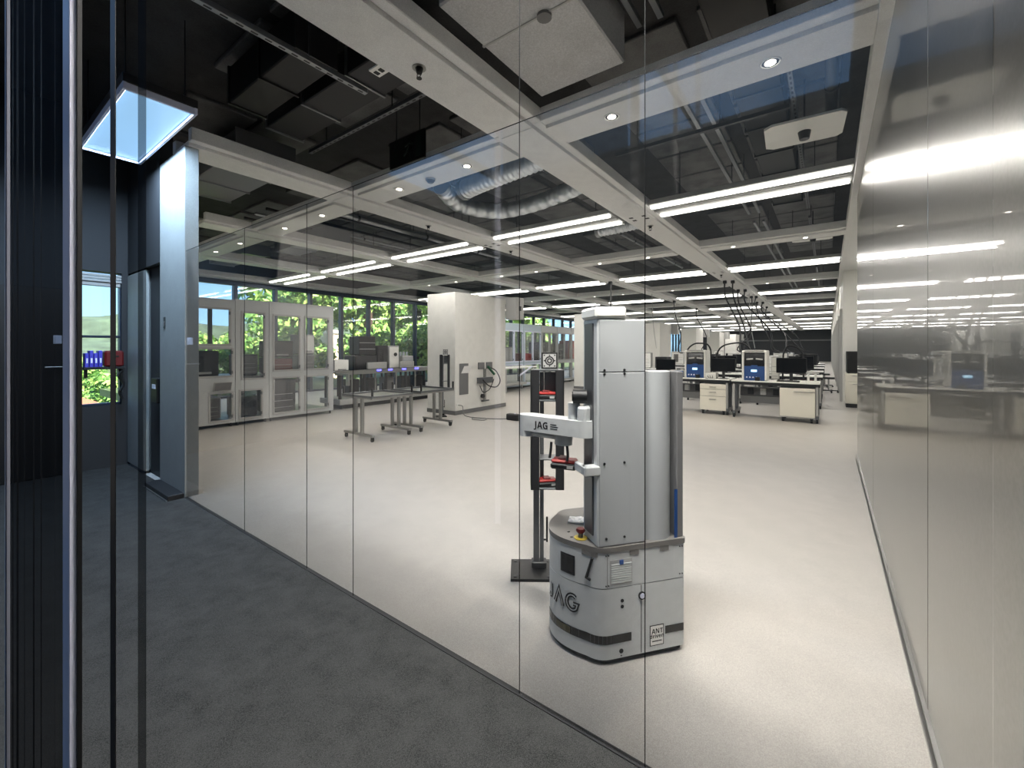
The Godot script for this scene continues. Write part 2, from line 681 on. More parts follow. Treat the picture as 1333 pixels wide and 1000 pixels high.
func ceiling() -> void:
	var c := struct_("ceiling")
	box(-14.6, 4.40, -3.0, 1.3, 4.55, -60.2)
	box(-10.6, 4.40, -2.1, 1.3, 4.55, -3.0)
	box(-7.5, 4.40, -1.5, 1.3, 4.55, -2.1)
	part("slab", M.void, c)
	for b in BX:
		beam_run(c, b[0], b[1], -0.6 if b[0] > -4.0 else -1.52 if b[0] > -7.0 else (-2.6 if b[0] > -9.0 else -3.1), -3.29, true)
		for k in 10:
			var z := -3.29 - k * 6.0
			# the panel joints fall on the crossings and beside the light rows
			beam_run(c, b[0], b[1], z, z - 3.9, true)
			if z - 3.9 > -59.0:
				beam_run(c, b[0], b[1], z - 3.9, maxf(z - 6.0, -60.0), true)
	box(0.25, CEIL, 0.5, 0.335, CEIL + 0.16, -60, 0.004)
	part("edge_beam", M.beam, c)
	box(0.335, CEIL + 0.02, -1.62, 1.2, CEIL + 0.16, -60, 0.004)
	part("edge_beam", M.beam, c)
	var cells := [[-2.11, 0.25], [-5.07, -2.65], [-8.05, -5.63], [-11.02, -8.60], [-14.0, -11.57]]
	for k in 10:
		for x in cells:
			beam_run(c, x[0], x[1], -3.29 - k * 6.0, -3.81 - k * 6.0, false)
	# slab soffit plates between the services, told apart only in the near bays
	for x in cells:
		for k in 3:
			if k == 0 and x[0] < -8.1:
				continue
			var zz := -1.7 if k == 0 else -3.85 - (k - 1) * 6.0
			var ze := -3.25 if k == 0 else zz - 5.4
			var n := 2 if k == 0 else 6
			for j in n:
				var za: float = lerpf(zz, ze, float(j) / n)
				var zb: float = lerpf(zz, ze, float(j + 1) / n) + 0.05
				for h in 2:
					var xa: float = lerpf(x[0], x[1], 0.5 * h) + 0.03
					var xb: float = lerpf(x[0], x[1], 0.5 * h + 0.5) - 0.14
					box(xa, 4.36, za, xb, 4.41, zb, 0.01)
					part("soffit_plate", M.void_panel, c)

# ---------------------------------------------------------------- lights
func fixtures() -> void:
	var cells := [[-2.11, 0.25], [-5.07, -2.65], [-8.05, -5.63], [-11.02, -8.60], [-14.0, -11.57]]
	var proto: Node3D = null
	for k in 9:
		for x in cells:
			var at := Vector3((x[0] + x[1]) / 2, CEIL, -6.45 - 6.0 * k)
			if proto == null:
				proto = thing("linear_light", "pair of long glowing tubes in a grey housing between white ceiling beams", "light", at, 0, "linear ceiling lights")
				box(-1.17, 0.03, -0.31, 1.17, 0.10, 0.31, 0.006)
				part("housing", M.light_grey, proto)
				box(-1.17, 0.004, -0.02, 1.17, 0.03, 0.02, 0.004)
				part("centre_rail", M.steel, proto)
				for s in [-0.225, 0.225]:
					box(-1.15, -0.012, s - 0.033, 1.15, 0.029, s + 0.033, 0.012)
					part("tube", M.tube_light, proto)
				box(-1.17, 0.005, -0.335, 1.17, 0.02, -0.32, 0.002)
				part("trim_bar", M.steel, proto)
				for s in [-1, 1]:
					cyl(Vector3(s * 0.8, 0.10, 0), Vector3(s * 0.8, 0.84, 0), 0.006, -1, 6)
					part("hanger", M.dark_metal, proto)
			else:
				dup(proto, at)
			get_child(get_child_count() - 1).set_meta("label", "twin glowing tube light of the %s row, in the %s" % [ORD[k], BAYS[cells.find(x)]])
			for s in [-0.225, 0.225]:
				var l := AreaLight3D.new()
				l.area_size = Vector2(2.3, 0.07)
				l.light_color = Color(1.0, 0.98, 0.955)
				l.light_energy = TUBE_ENERGY
				l.shadow_enabled = true
				l.position = at + Vector3(0, -0.018, s)
				l.rotation.x = -PI / 2
				add_child(l)
	# a shorter one over the corridor, added out of view to brighten the near robot faces
	var cl := thing("linear_light", "added short twin tube light, out of view over the corridor, brightening the robot", "light", Vector3(-0.5, CEIL - 0.04, -1.22))
	box(-0.70, 0.0, -0.16, 0.70, 0.04, 0.16, 0.004)
	part("housing", M.light_grey, cl)
	for x in [-0.5, 0.5]:
		cyl(Vector3(x, 0.04, 0), Vector3(x, 0.9, 0), 0.006, -1, 6)
		part("hanger", M.dark_metal, cl)
	for z in [-0.09, 0.09]:
		box(-0.68, -0.02, z - 0.04, 0.68, 0.0, z + 0.04, 0.008)
		part("tube", M.tube_light, cl)
		var l := AreaLight3D.new()
		l.area_size = Vector2(1.34, 0.08)
		l.light_color = Color(1.0, 0.985, 0.96)
		l.light_energy = CORRIDOR_FILL_ENERGY
		l.shadow_enabled = true
		l.position = Vector3(-0.5, CEIL - 0.066, -1.22 + z)
		l.rotation.x = -PI / 2
		add_child(l)
	var dl: Node3D = null
	for k in 3:
		for x in [-0.33, -1.53, -3.25, -4.42, -6.25, -7.42, -9.2, -10.4]:
			var at := Vector3(x, CEIL, -3.55 - 6.0 * k)
			if dl == null:
				dl = thing("downlight", "small round recessed downlight with a bright lens in a white cross beam", "light", at, 0, "downlights in the cross beams")
				var ring := []
				for j in 21:
					ring.append(Vector3(cos(TAU * j / 20), -0.002, sin(TAU * j / 20)) * Vector3(0.062, 1, 0.062))
				tube(ring, 0.007, 6)
				part("rim", M.white, dl)
				cyl(Vector3(0, -0.002, 0), Vector3(0, 0.004, 0), 0.056, -1, 18)
				part("reflector", M.dark_metal, dl)
				cyl(Vector3(0, -0.006, 0), Vector3(0, -0.001, 0), 0.036, -1, 16)
				part("lens", M.lamp_light, dl)
			else:
				dup(dl, at)
			get_child(get_child_count() - 1).set_meta("label", "round downlight in the %s cross beam, %s, %s" % [ORD[k], "nearer the metal wall" if int(absf(x * 10)) in [3, 32, 62, 92] else "nearer the windows", ["first bay", "second bay", "third bay", "fourth bay"][[0, 0, 1, 1, 2, 2, 3, 3][[-0.33, -1.53, -3.25, -4.42, -6.25, -7.42, -9.2, -10.4].find(x)]]])
			if k < 2 and x > -8.0:
				var l := SpotLight3D.new()
				l.spot_angle = 42
				l.spot_angle_attenuation = 0.8
				l.spot_range = 12
				l.light_energy = SPOT_ENERGY
				l.light_size = 0.035
				l.light_color = Color(1.0, 0.95, 0.88)
				l.shadow_enabled = true
				l.position = at + Vector3(0, -0.02, 0)
				l.rotation.x = -PI / 2
				add_child(l)
	var cp := thing("ceiling_light_panel", "blue glowing light panel hung under the dark corridor ceiling", "light", Vector3(-5.28, CEIL, -1.125))
	box(-0.84, 0.02, -0.235, 0.84, 0.04, 0.235)
	part("diffuser", M.panel_light, cp)
	for s in [-1, 1]:
		box(-0.86, -0.006, s * 0.235 - 0.012, 0.86, 0.05, s * 0.235 + 0.012, 0.003)
		part("frame_bar", M.aluminium, cp)
		box(s * 0.84 - 0.012, -0.006, -0.235, s * 0.84 + 0.012, 0.05, 0.235, 0.003)
		part("frame_bar", M.aluminium, cp)
	box(-0.86, 0.05, -0.25, 0.86, 0.12, 0.25, 0.004)
	part("housing", M.dark_metal, cp)
	for q in [[-0.7, -0.2], [0.7, -0.2], [-0.7, 0.2], [0.7, 0.2]]:
		cyl(Vector3(q[0], 0.12, q[1]), Vector3(q[0], 0.86, q[1]), 0.006, -1, 6)
		part("hanger_rod", M.dark_metal, cp)
	var pl := AreaLight3D.new()
	pl.area_size = Vector2(1.6, 0.42)
	pl.light_color = Color(0.76, 0.88, 1.0)
	pl.light_energy = PANEL_ENERGY
	pl.shadow_enabled = true
	pl.position = Vector3(-5.28, CEIL + 0.012, -1.125)
	pl.rotation.x = -PI / 2
	add_child(pl)

# ---------------------------------------------------------------- the mobile robot and its stand
func base_outline(inset := 0.0) -> Array:
	# plan of the robot's base: x runs backwards along its side, z towards its near side; the front bulges
	var p := []
	var L := 0.485
	var W := 0.50
	p.append(Vector2(L - 0.012 - inset, -inset))
	p.append(Vector2(0.075, -inset))
	for k in 7:
		var t := k / 6.0
		var a := Vector2(0.075, -inset)
		var b := Vector2(0.012 + inset, -inset)
		var c := Vector2(-0.022 + inset, -0.055)
		p.append(a.lerp(b, t).lerp(b.lerp(c, t), t))
	for k in range(1, 14):
		var t := k / 14.0
		var z := lerpf(-0.055, -W + 0.055, t)
		var s := (z + W / 2) / (W / 2 - 0.055)
		p.append(Vector2(-0.022 - 0.105 * (1.0 - s * s) + inset, z))
	for k in 7:
		var t := k / 6.0
		var a := Vector2(-0.022 + inset, -W + 0.055)
		var b := Vector2(0.012 + inset, -W + inset)
		var c := Vector2(0.075, -W + inset)
		p.append(a.lerp(b, t).lerp(b.lerp(c, t), t))
	p.append(Vector2(L - 0.012 - inset, -W + inset))
	p.append(Vector2(L - inset, -W + 0.012 + inset))
	p.append(Vector2(L - inset, -0.012 - inset))
	return p

# a strip that lies on the outline between two arc positions, standing out by d
func wrap_strip(u0: float, u1: float, y0: float, y1: float, d: float, pl: Array) -> void:
	var len := [0.0]
	for k in pl.size() - 1:
		len.append(len[k] + pl[k].distance_to(pl[k + 1]))
	var pts := []
	for k in pl.size():
		if len[k] > u0 + 0.002 and len[k] < u1 - 0.002:
			pts.append([len[k], pl[k]])
	pts.push_front([u0, along(pl, len, u0)])
	pts.append([u1, along(pl, len, u1)])
	for k in pts.size() - 1:
		var a: Vector2 = pts[k][1]
		var b: Vector2 = pts[k + 1][1]
		var e := (b - a).normalized()
		var o := Vector2(-e.y, e.x)
		if o.dot(Vector2(0.22, -0.25) - a) > 0:
			o = -o
		var A := a + o * d
		var B := b + o * d
		poly([Vector3(A.x, y1, A.y), Vector3(B.x, y1, B.y), Vector3(B.x, y0, B.y), Vector3(A.x, y0, A.y)])
		poly([Vector3(a.x, y1, a.y), Vector3(b.x, y1, b.y), Vector3(B.x, y1, B.y), Vector3(A.x, y1, A.y)])
		poly([Vector3(A.x, y0, A.y), Vector3(B.x, y0, B.y), Vector3(b.x, y0, b.y), Vector3(a.x, y0, a.y)])

func along(pl: Array, len: Array, u: float) -> Vector2:
	for k in pl.size() - 1:
		if u <= len[k + 1]:
			return pl[k].lerp(pl[k + 1], (u - len[k]) / (len[k + 1] - len[k]))
	return pl[-1]

func build_robot() -> void:
	var t := thing("mobile_robot", "white mobile laboratory robot with a tall mast, arm and rounded wheeled base", "robot", Vector3(-0.87, 0, -1.84), deg_to_rad(51.7))
	var o := base_outline()
	prism(base_outline(0.012), 0.008, 0.035, true)
	part("skirt", M.rubber, t)
	for s in [Vector3(0.06, 0, -0.25), Vector3(0.4, 0, -0.08), Vector3(0.4, 0, -0.42)]:
		cyl(s + Vector3(0, 0.03, -0.02), s + Vector3(0, 0.03, 0.02), 0.03)
		part("wheel", M.rubber, t)
	var body := base_outline(0.0)
	prism(body, 0.03, 0.362, true)
	var lower := part("lower_shell", M.robot, t)
	prism(base_outline(0.004), 0.36, 0.367, true)
	part("seam", M.black, t)
	prism(body, 0.366, 0.535, true)
	var upper := part("upper_shell", M.robot, t)
	prism(base_outline(-0.004), 0.535, 0.560, true)
	part("top_plate", M.robot_grey, t)
	# arc length along the outline: the near side is u 0 to 0.40, the corner follows, then the front
	for u in [[0.085, 0.135], [0.25, 0.30], [0.46, 0.54]]:
		wrap_strip(u[0], u[1], 0.512, 0.536, 0.003, o)
		part("plate_tab", M.robot_grey, t)
	wrap_strip(0.29, 0.79, 0.104, 0.143, 0.003, o)
	part("scanner_slot", M.black_gloss, lower)
	wrap_strip(0.60, 0.70, 0.108, 0.139, 0.0045, o)
	part("scanner_window", M.amber_glass, lower)
	wrap_strip(0.0, 0.105, 0.104, 0.140, 0.003, o)
	part("rear_slot", M.black_gloss, lower)
	box(0.236, 0.035, 0.0, 0.239, 0.36, 0.0015)
	part("side_seam", M.dark_metal, lower)
	cyl(Vector3(0.24, 0.310, 0), Vector3(0.24, 0.310, 0.006), 0.019, -1, 20)
	var btn := part("charge_button", M.dark_metal, lower)
	cyl(Vector3(0.24, 0.310, 0.006), Vector3(0.24, 0.310, 0.010), 0.013, 0.011, 20)
	part("button_cap", M.aluminium, btn)
	for q in [[0.135, 0.300, 0.0085], [0.135, 0.272, 0.0085], [0.130, 0.062, 0.011], [0.130, 0.040, 0.003], [0.335, 0.060, 0.003]]:
		cyl(Vector3(q[0], q[1], -0.001), Vector3(q[0], q[1], 0.002), q[2], -1, 14)
		part("sensor_hole", M.black, lower)
	# the vent with its slats and switch
	box(0.070, 0.382, 0, 0.188, 0.498, 0.0015)
	var vent := part("vent", M.light_grey, upper)
	for k in 9:
		box(0.076, 0.388 + k * 0.0105, 0.001, 0.184, 0.3955 + k * 0.0105, 0.005, 0.001)
		part("slat", M.robot, vent)
	box(0.119, 0.474, 0.001, 0.140, 0.496, 0.007, 0.002)
	part("switch", M.blue, vent)
	box(0.056, 0.37, 0, 0.058, 0.532, 0.001)
	part("panel_seam", M.grey, upper)
	for q in [[0.050, 0.522], [0.063, 0.522], [0.050, 0.380], [0.063, 0.380], [0.452, 0.385], [0.466, 0.385], [0.452, 0.520], [0.466, 0.520]]:
		cyl(Vector3(q[0], q[1], 0), Vector3(q[0], q[1], 0.002), 0.0035, -1, 8)
		part("screw", M.dark_metal, upper)
	# sticker: black outline, white field, two words
	var stk := sticker(Vector3(0.283, 0.055, 0.001))
	lower.add_child(stk)
	# front: screen, slanted black bar, letters set round the curve
	wrap_strip(0.575, 0.66, 0.395, 0.49, 0.002, o)
	var scr := part("front_screen", M.dark_metal, upper)
	wrap_strip(0.585, 0.65, 0.41, 0.48, 0.004, o)
	part("glass", M.smoked, scr)
	var len := [0.0]
	for k in o.size() - 1:
		len.append(len[k] + o[k].distance_to(o[k + 1]))
	var bar := along(o, len, 0.50)
	XF = facing(Vector3(bar.x, 0.455, bar.y) , edge_dir(o, len, 0.50))
	XF = XF * Transform3D(Basis(Vector3.BACK, -0.3), Vector3(0, 0, 0.005))
	box(-0.006, -0.055, -0.004, 0.006, 0.055, 0.006, 0.002)
	box(-0.006, -0.055, -0.004, 0.024, -0.044, 0.006, 0.002)
	part("slanted_bar", M.black, upper)
	# inline letters: a wide black stroke with a thin pale line along its middle
	var G := []
	for k in 15:
		var a := deg_to_rad(50.0 + 265.0 * k / 14.0)
		G.append(Vector2(0.030 * cos(a), 0.036 * sin(a)))
	G.append_array([Vector2(0.028, -0.004), Vector2(0.006, -0.004)])
	var J := [Vector2(0.012, 0.036), Vector2(0.012, -0.014), Vector2(0.006, -0.030), Vector2(-0.008, -0.036), Vector2(-0.020, -0.028)]
	for L in [[J, 0.745], [[Vector2(-0.028, -0.038), Vector2(0.0, 0.036), Vector2(0.028, -0.038)], 0.672], [G, 0.590]]:
		var p := along(o, len, L[1])
		var tf := facing(Vector3(p.x, 0.262, p.y), edge_dir(o, len, L[1]))
		XF = tf.translated_local(Vector3(0, 0, 0.0008))
		stroke(L[0], 0.021, 0.002)
		part("letter", M.black, lower)
		XF = tf.translated_local(Vector3(0, 0, 0.0022))
		stroke(L[0], 0.0045, 0.0012)
		part("inline", M.robot, lower)
	# things on the plate
	XF = Transform3D(Basis(Vector3.UP, 0.5), Vector3(-0.02, 0.56, -0.13))
	prism(circle(0, 0, 0.032, 16), 0, 0.004)
	var es := part("emergency_stop", M.yellow, t)
	cyl(Vector3(-0.02, 0.564, -0.13), Vector3(-0.02, 0.592, -0.13), 0.012)
	part("stop_stem", M.grey, es)
	cyl(Vector3(-0.02, 0.588, -0.13), Vector3(-0.02, 0.598, -0.13), 0.016, 0.024)
	cyl(Vector3(-0.02, 0.598, -0.13), Vector3(-0.02, 0.608, -0.13), 0.024, 0.018)
	part("stop_button", M.dark_red, es)
	for q in [Vector2(-0.05, -0.21), Vector2(-0.06, -0.15), Vector2(0.0, -0.19), Vector2(0.02, -0.11), Vector2(0.035, -0.05)]:
		box(q.x - 0.006, 0.56, q.y - 0.003, q.x + 0.006, 0.563, q.y + 0.003)
		part("bolt_slot", M.black, t)

	# mast
	box(0.012, 0.56, -0.17, 0.268, 1.64, -0.012, 0.006)
	var mast := part("mast", M.robot, t)
	box(0.020, 0.565, -0.013, 0.266, 1.384, -0.006, 0.002)
	part("side_panel", M.robot_panel, mast)
	box(0.020, 1.388, -0.013, 0.266, 1.634, -0.006, 0.002)
	part("side_panel", M.robot_panel, mast)
	for q in [[0.055, 0.60], [0.15, 0.60], [0.045, 0.955], [0.15, 0.955], [0.045, 1.378], [0.045, 1.396], [0.15, 1.378], [0.15, 1.396]]:
		cyl(Vector3(q[0], q[1], -0.008), Vector3(q[0], q[1], -0.003), 0.006, -1, 10)
		part("bolt", M.black, mast)
	box(0.004, 0.6, -0.14, 0.014, 1.62, -0.05, 0.003)
	part("slide_rail", M.mid_metal, mast)
	XF = Transform3D(Basis(Vector3.BACK, 0.03), Vector3(0.06, 1.642, -0.085))
	box(-0.062, 0, -0.085, 0.105, 0.055, 0.085, 0.012)
	part("mast_cap", M.white, t)
	prism(circle(0.352, -0.10, 0.094, 28), 0.56, 1.384, true)
	part("cylinder_cover", M.robot_panel, t)
	box(0.445, 0.56, -0.16, 0.482, 1.384, -0.012, 0.004)
	part("rear_post", M.grey, t)
	box(0.430, 0.56, -0.013, 0.446, 0.80, -0.009)
	part("cable_strip", M.blue, t)
	# arm: shoulder, link, wrist and gripper; the link points straight along -X of the hall
	var arm := Node3D.new()
	arm.name = "arm"
	t.add_child(arm)
	arm.position = Vector3(-0.03, 1.10, -0.11)
	arm.rotation.y = deg_to_rad(-51.7)
	box(0.0, -0.02, -0.045, 0.05, 0.12, 0.045, 0.01)
	part("shoulder_block", M.robot, arm)
	cyl(Vector3(-0.035, 0.05, 0.0), Vector3(-0.035, 0.13, 0.0), 0.030)
	part("joint", M.robot, arm)
	var lk := []
	for k in 13:
		var a := PI / 2 + PI * k / 12
		lk.append(Vector2(-0.31 + 0.05 * cos(a), 0.05 * sin(a)))
	for k in 9:
		var a := -PI / 2 + PI * k / 8
		lk.append(Vector2(0.02 + 0.05 * cos(a), 0.05 * sin(a)))
	prism(lk, -0.03, 0.05, true)
	var link := part("link", M.robot, arm)
	text("JAG", 0.034, 0.001, M.black, link, Transform3D(Basis.IDENTITY, Vector3(-0.195, 0.008, 0.0506)))
	for k in 3:
		box(-0.142, 0.016 - k * 0.011, 0.050, -0.142 + [0.035, 0.045, 0.04][k], 0.020 - k * 0.011, 0.0508)
		part("small_print", M.black, link)
	cyl(Vector3(-0.31, -0.062, 0), Vector3(-0.31, -0.03, 0), 0.046, 0.05, 20)
	part("elbow_cap", M.robot, arm)
	box(-0.31, -0.060, -0.06, -0.08, -0.032, 0.03, 0.01)
	part("forearm", M.robot, arm)
	cyl(Vector3(-0.10, -0.085, -0.01), Vector3(-0.10, -0.032, -0.01), 0.045, -1, 20)
	part("wrist", M.robot, arm)
	for s in [-1, 1]:
		tube(spline([Vector3(-0.115 + s * 0.045, -0.08, 0.01), Vector3(-0.115 + s * 0.05, -0.13, 0.01), Vector3(-0.115 + s * 0.05, -0.16, 0.02)], 6), 0.007)
		part("gripper_finger", M.dark_metal, arm)
	cyl(Vector3(0.035, 0.165, 0.0), Vector3(-0.025, 0.165, 0.03), 0.034, -1, 20)
	var cm := part("camera_head", M.black, arm)
	cyl(Vector3(-0.025, 0.165, 0.03), Vector3(-0.029, 0.165, 0.032), 0.024, -1, 18)
	part("lens", M.black_gloss, cm)
	box(-0.055, 0.90, -0.055, 0.03, 0.945, -0.005, 0.006)
	box(-0.055, 0.90, -0.13, -0.03, 0.945, -0.02, 0.006)
	part("cable_bracket", M.robot, t)

	# the device held by the gripper, the bag on the plate
	device("red and black handheld device held by the robot's gripper", Vector3(-1.07, 0.895, -1.895), 0.3)
	var bag := []
	var g := []
	for i in 8:
		var row := []
		for j in 6:
			row.append(Vector3(i * 0.016, 0.007 + 0.008 * sin(i * 1.7 + j * 0.9) * sin(j * 1.3) + 0.004 * (1 if i > 2 and i < 6 else 0), j * 0.015))
		g.append(row)
	XF = Transform3D(Basis(Vector3.UP, 0.35), Vector3(-1.15, 0.5615, -2.10))
	for i in 7:
		for j in 5:
			poly([g[i][j], g[i][j + 1], g[i + 1][j + 1], g[i + 1][j]])
	for e in [[0, 0, 7, 0], [7, 0, 7, 5], [7, 5, 0, 5], [0, 5, 0, 0]]:
		var a: Vector3 = g[e[0]][e[1]]
		var b: Vector3 = g[e[2]][e[3]]
		poly([a, b, Vector3(b.x, 0, b.z), Vector3(a.x, 0, a.z)])
	box(0, 0, 0, 0.112, 0.002, 0.075)
	var bg := part("plastic_bag", M.paper)
	tag(bg, "crumpled white plastic bag lying on the robot's grey top plate", "bag")

# a flat stroke of width w along a path in the local xy plane, d thick
func stroke(path: Array, w: float, d: float) -> void:
	var n := path.size()
	var le := []
	var ri := []
	for k in n:
		var t: Vector2 = (path[mini(k + 1, n - 1)] - path[maxi(k - 1, 0)]).normalized()
		var m := Vector2(-t.y, t.x)
		var s := 1.0
		if k > 0 and k < n - 1:
			var e: Vector2 = (path[k + 1] - path[k]).normalized()
			s = minf(2.2, 1.0 / maxf(0.3, m.dot(Vector2(-e.y, e.x))))
		le.append(path[k] + m * w * 0.5 * s)
		ri.append(path[k] - m * w * 0.5 * s)
	for k in n - 1:
		var a: Vector2 = le[k]
		var b: Vector2 = ri[k]
		var c: Vector2 = ri[k + 1]
		var e: Vector2 = le[k + 1]
		poly([Vector3(a.x, a.y, d), Vector3(b.x, b.y, d), Vector3(c.x, c.y, d), Vector3(e.x, e.y, d)])
		poly([Vector3(a.x, a.y, 0), Vector3(a.x, a.y, d), Vector3(e.x, e.y, d), Vector3(e.x, e.y, 0)])
		poly([Vector3(b.x, b.y, d), Vector3(b.x, b.y, 0), Vector3(c.x, c.y, 0), Vector3(c.x, c.y, d)])

func edge_dir(o: Array, len: Array, u: float) -> Vector3:
	var a := along(o, len, u + 0.02)
	var b := along(o, len, u - 0.02)
	return Vector3(b.x - a.x, 0, b.y - a.y)

func circle(x: float, z: float, r: float, n: int) -> Array:
	var p := []
	for k in n:
		p.append(Vector2(x + r * cos(TAU * k / n), z + r * sin(TAU * k / n)))
	return p

func sticker(at: Vector3) -> Node3D:
	var root := Node3D.new()
	root.name = "sticker"
	root.position = at
	box(0, 0, 0, 0.078, 0.1, 0.0012, 0.0005)
	part("border", M.black, root)
	box(0.004, 0.004, 0.0005, 0.074, 0.096, 0.0018, 0.0004)
	part("field", M.white, root)
	text("ANT", 0.022, 0.0006, M.black, root, Transform3D(Basis.IDENTITY, Vector3(0.041, 0.070, 0.002)))
	text("driven", 0.018, 0.0006, M.black, root, Transform3D(Basis.IDENTITY, Vector3(0.039, 0.046, 0.002)))
	box(0.012, 0.02, 0.0015, 0.066, 0.0245, 0.0022)
	part("small_print", M.black, root)
	return root

var device_proto: Node3D = null
func device(label: String, at: Vector3, turn := 0.0) -> void:
	if device_proto != null:
		dup(device_proto, at, turn, label)
		return
	var d := thing("handheld_device", label, "device", at, turn)
	device_proto = d
	box(-0.065, 0, -0.04, 0.065, 0.03, 0.04, 0.008)
	part("body", M.black, d)
	box(-0.062, 0.028, -0.036, 0.062, 0.048, 0.036, 0.008)
	part("cover", M.red, d)
	box(-0.03, 0.046, -0.03, 0.02, 0.058, 0.03, 0.005)
	part("grip", M.dark_red, d)
	box(0.02, 0.008, 0.039, 0.05, 0.022, 0.042)
	part("label_plate", M.light_grey, d)

func build_stands() -> void:
	var t := thing("device_stand", "dark metal rack stand with a target plate, on a black floor plate beside the robot", "stand", Vector3(-1.60, 0, -2.39), 0.62)
	prism([Vector2(-0.14, -0.13), Vector2(0.14, -0.13), Vector2(0.14, 0.13), Vector2(-0.14, 0.13)], 0.0, 0.018)
	var bp := part("floor_plate", M.black, t)
	for s in [[-0.11, -0.1], [0.11, -0.1], [-0.11, 0.1], [0.11, 0.1]]:
		cyl(Vector3(s[0], 0.018, s[1]), Vector3(s[0], 0.022, s[1]), 0.012)
		part("foot_bolt", M.dark_metal, bp)
	box(0.012, 0.018, -0.055, 0.052, 1.34, -0.015, 0.004)
	box(0.056, 0.018, -0.055, 0.082, 1.34, -0.015, 0.004)
	part("profile_post", M.mid_metal, t)
	box(0.097, 0.19, -0.03, 0.110, 0.36, -0.015, 0.003)
	box(0.082, 0.20, -0.026, 0.10, 0.21, -0.019)
	part("handle", M.black, t)
	box(0.0, 0.018, -0.07, 0.10, 0.06, 0.0, 0.004)
	part("post_bracket", M.dark_metal, t)
	for s in [[-0.01, 0.002, -0.01, 0.045], [0.193, 0.205, 0.150, 0.205]]:
		box(s[0], 0.585, -0.014, s[1], 1.36, 0.12, 0.003)
		box(s[2], 0.585, 0.112, s[3], 1.36, 0.12, 0.003)
		part("side_plate", M.dark_metal, t)
	for y in [0.585, 0.775, 1.155, 1.352]:
		box(0.002, y, -0.014, 0.193, y + 0.010, 0.112, 0.002)
		part("shelf", M.mid_metal, t)
	box(0.085, 1.17, -0.014, 0.19, 1.34, -0.008)
	part("back_plate", M.mid_metal, t)
	# target plate on top: black frame, grey field, ring and dots
	XF = Transform3D(Basis.IDENTITY, Vector3(0.115, 1.364, 0.05))
	box(-0.052, 0, -0.006, 0.052, 0.108, 0.006, 0.002)
	var tp := part("target_plate", M.black, t)
	XF = Transform3D(Basis.IDENTITY, Vector3(0.115, 1.364, 0.05))
	box(-0.043, 0.010, 0.005, 0.043, 0.098, 0.0075)
	part("field", M.light_grey, tp)
	for r in [0.026, 0.013]:
		var pts := []
		for k in 21:
			pts.append(Vector3(0.115 + cos(TAU * k / 20) * r, 1.364 + 0.054 + sin(TAU * k / 20) * r, 0.0575))
		tube(pts, 0.0042, 5)
		part("ring", M.black, tp)
	for sx in [-1, 0, 1]:
		for sy in [-1, 0, 1]:
			if sx == 0 and sy == 0:
				continue
			cyl(Vector3(0.115 + sx * 0.034, 1.418 + sy * 0.035, 0.0574), Vector3(0.115 + sx * 0.034, 1.418 + sy * 0.035, 0.0585), 0.005, -1, 8)
			part("dot", M.black, tp)
	dup(t, Vector3(-6.86, 0, -6.62), 0.9, "dark metal rack stand on a black plate against the white service block")
	var b := Basis(Vector3.UP, 0.62)
	for s in [[1.165, "red and black handheld device on the upper shelf of the rack stand"], [0.785, "red and black handheld device on the middle shelf of the rack stand"], [0.595, "red and black handheld device on the bottom shelf of the rack stand"]]:
		if s[0] == 0.785:
			continue
		device(s[1], Vector3(-1.60, 0, -2.39) + b * Vector3(0.098, s[0], 0.05), 0.62 + (0.2 if s[0] < 1 else -0.1))

